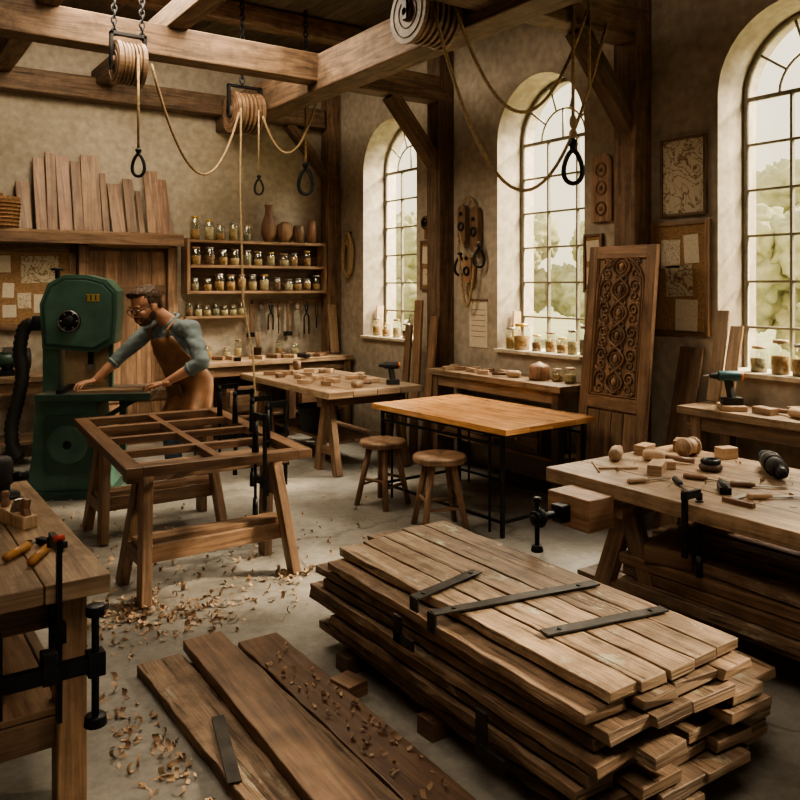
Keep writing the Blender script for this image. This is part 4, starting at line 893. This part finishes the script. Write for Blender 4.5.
def hand(name,wr,fdir,side,sc=1.1,roll=0,curl=1.0):
    f=fdir.normalized(); u=(V(0,0,1)-f*f.z).normalized(); x=f.cross(u); R=Matrix((x,f,u)).transposed()@Matrix.Rotation(roll,3,'Y')
    P=lambda a,b_,c_: wr+R@(V(a*side,b_,c_)*sc)
    parts=[('c',P(0,-.03,0),.026,P(0,.01,0),.024,SKIN),('e',P(0,.05,0),R,(.040*sc,.046*sc,.015*sc),SKIN),('c',P(-.024,.02,-.002),.014*sc,P(-.03,.085,-.002),.0105*sc,SKIN),('c',P(.02,.02,0),.014*sc,P(.03,.08,0),.0105*sc,SKIN)]
    for i,(bx,L) in enumerate(((-.033,.070),(-.0112,.080),(.0112,.075),(.032,.058))):
        p=V(bx,.088-.004*abs(i-1),0); an=0; rr=.0092
        for sgl,bend in((.45,18),(.3,28),(.25,22)):
            an+=math.radians(bend*curl); q=p+V(bx*.35*sgl,math.cos(an)*L*sgl,-math.sin(an)*L*sgl)
            parts.append(('c',P(*p),rr*sc,P(*q),(rr-.0009)*sc,SKIN)); p=q; rr-=.0009
    p=[V(-.026,.022,-.004),V(-.050,.048,-.012),V(-.058,.078,-.02),V(-.055,.10,-.03)]
    for a,c_,r0,r1 in((0,1,.014,.012),(1,2,.0115,.0105),(2,3,.0105,.009)): parts.append(('c',P(*p[a]),r0*sc,P(*p[c_]),r1*sc,SKIN))
    organic(name,parts,.0038,1)
hand('hand_right',wrR,S3(-2.50,6.12,.887)-wrR,-1)
hand('hand_left',wrL,S3(-1.95,6.06,.895)-wrL,1)
# ------------------------------------------------------------------ 15 shavings
def shaving(b,x,y,z,s):
    a=ru(0,6.28); n=random.choice([3,5,7]); R=Euler((ru(-.5,.5),ru(-.5,.5),a)).to_matrix(); w=ru(.006,.015)*s; rad=ru(.010,.035)*s; tot=ru(.5,3.2); vs=[];fs=[]
    for i in range(n+1):
        t=tot*i/n
        for k in(-1,1): vs.append(R@V(rad*math.sin(t),k*w+i*.002,rad*(1-math.cos(t))*.7))
    mz=min(v.z for v in vs); vs=[v+V(x,y,z-mz+.001) for v in vs]
    for i in range(n): fs.append([2*i,2*i+1,2*i+3,2*i+2])
    b.add(vs,fs,W_PALE,None,True)
b=MB('wood_shavings')
for (cx,cy,sx,sy,n,s) in((1.35,3.92,.45,.25,260,.8),(1.12,4.1,.22,.2,150,.8),(2.05,4.1,.15,.1,40,.85),(1.9,4.5,.5,.4,50,.8),(1.2,4.8,.4,.5,130,.8),(.95,2.9,.2,.4,150,.8),(.95,2.3,.15,.3,60,.9),(1.5,6.0,.7,.6,90,.8),(2.4,4.2,.9,.9,70,.65),(2.6,5.0,.8,.9,50,.65)):
    for k in range(n):
        x,y=random.gauss(cx,sx*.6),random.gauss(cy,sy*.6)
        if 1.62<x<2.76 and 1.5<y<3.5: continue
        if .96<x<1.68 and y<3.48: continue
        if x<.75 and 2.4<y<4.3: continue
        shaving(b,x,y,0,s)
b.build()
b=MB('wood_shavings')
for k in range(60): shaving(b,ru(1.45,1.6),ru(2.0,3.2),.05,.75)
b.build()
b=MB('wood_shavings')
for k in range(30): shaving(b,ru(3.0,3.8),ru(1.8,2.8),.722,.7)
b.build()
b=MB('wood_shavings')
for k in range(12): shaving(b,ru(.1,.6),ru(2.7,4),.742,.7)
b.build()
# ------------------------------------------------------------------ 16 outside
LEAF=flat('foliage',(.50,.50,.32),1,0,.15,3); GRASS=flat('grass',(.44,.46,.28),1,0,.2,2); BARK=flat('bark',(.4,.34,.26),.9)  # outdoor haze is put into the pale leaf colour
b=MB('garden_lawn'); b.box((36,6,-.3),(60,70,.2),GRASS); b.build()
for k in range(14):
    b=MB('garden_tree'); x=ru(15,21); y=1+k*2.3+ru(-.5,.5); h=ru(3.2,4.6)
    b.cyl((x,y,-.2),(x,y,h*.6),.12,BARK,.07)
    for j in range(14): b.ell((x+ru(-1,1),y+ru(-1.4,1.4),h*ru(.2,.92)),(ru(.5,.9),ru(.5,.9),ru(.4,.8)),LEAF,None,12,8)
    o=b.build(); dm=o.modifiers.new('sub','SUBSURF'); dm.levels=1; dm.render_levels=2
    tx=bpy.data.textures.new('leafnoise','CLOUDS'); tx.noise_scale=.22; d2=o.modifiers.new('d','DISPLACE'); d2.texture=tx; d2.strength=.6
# world
w=bpy.data.worlds.new('sky'); scene.world=w; w.use_nodes=True; nt=w.node_tree; nt.nodes.clear(); L=nt.links.new
o=N(nt,'ShaderNodeOutputWorld'); bg=N(nt,'ShaderNodeBackground'); tc=N(nt,'ShaderNodeTexCoord'); sp=N(nt,'ShaderNodeSeparateXYZ'); r=ramp(nt,[(.48,(.62,.58,.34)),(.51,(1,.86,.55)),(.6,(1,.88,.62)),(1,(.95,.88,.76))])
ma=N(nt,'ShaderNodeMath',operation='MULTIPLY_ADD'); ma.inputs[1].default_value=.5; ma.inputs[2].default_value=.5
L(tc.outputs['Generated'],sp.inputs[0]); L(sp.outputs['Z'],ma.inputs[0]); L(ma.outputs[0],r.inputs[0]); L(r.outputs[0],bg.inputs[0]); bg.inputs[1].default_value=1.9; L(bg.outputs[0],o.inputs[0])
# lights
def light(name,typ,loc,target,energy,color,**k):
    l=bpy.data.lights.new(name,typ); l.energy=energy; l.color=color
    for a,v in k.items(): setattr(l,a,v)
    ob=bpy.data.objects.new(name,l); ob.location=loc; ob.rotation_euler=(Vector(target)-Vector(loc)).to_track_quat('-Z','Y').to_euler(); scene.collection.objects.link(ob); return ob
light('sun','SUN',(10,0,8),(9,.45,7.25),9.5,(1,.82,.56),angle=math.radians(8))
for wv in WIN: light('sky_fill','AREA',(6.7,wv-.3,5.0),(3.2,wv,1.0),760 if wv>1 else 480,(1,.88,.68),size=1.5)  # added area lights outside each window, boosting the sky's glow indoors
light('fill_light','AREA',(2.0,5.9,3.95),(2.2,6.6,0),185,(1,.83,.60),size=1.8)  # added fill above the frame to brighten the back wall, no fixture there
light('fill_light','AREA',(.6,.6,4.0),(1.6,3.2,0),75,(1,.84,.64),size=1.6)  # second added fill, out of view, softens the dark foreground
# camera
cam=bpy.data.cameras.new('camera'); cam.lens=36; cam.sensor_width=36; cam.shift_y=-.14375; cam.clip_start=.05
co=bpy.data.objects.new('camera',cam); co.location=(0,0,1.65); co.rotation_euler=(math.radians(90),0,math.radians(-34.5)); scene.collection.objects.link(co); scene.camera=co
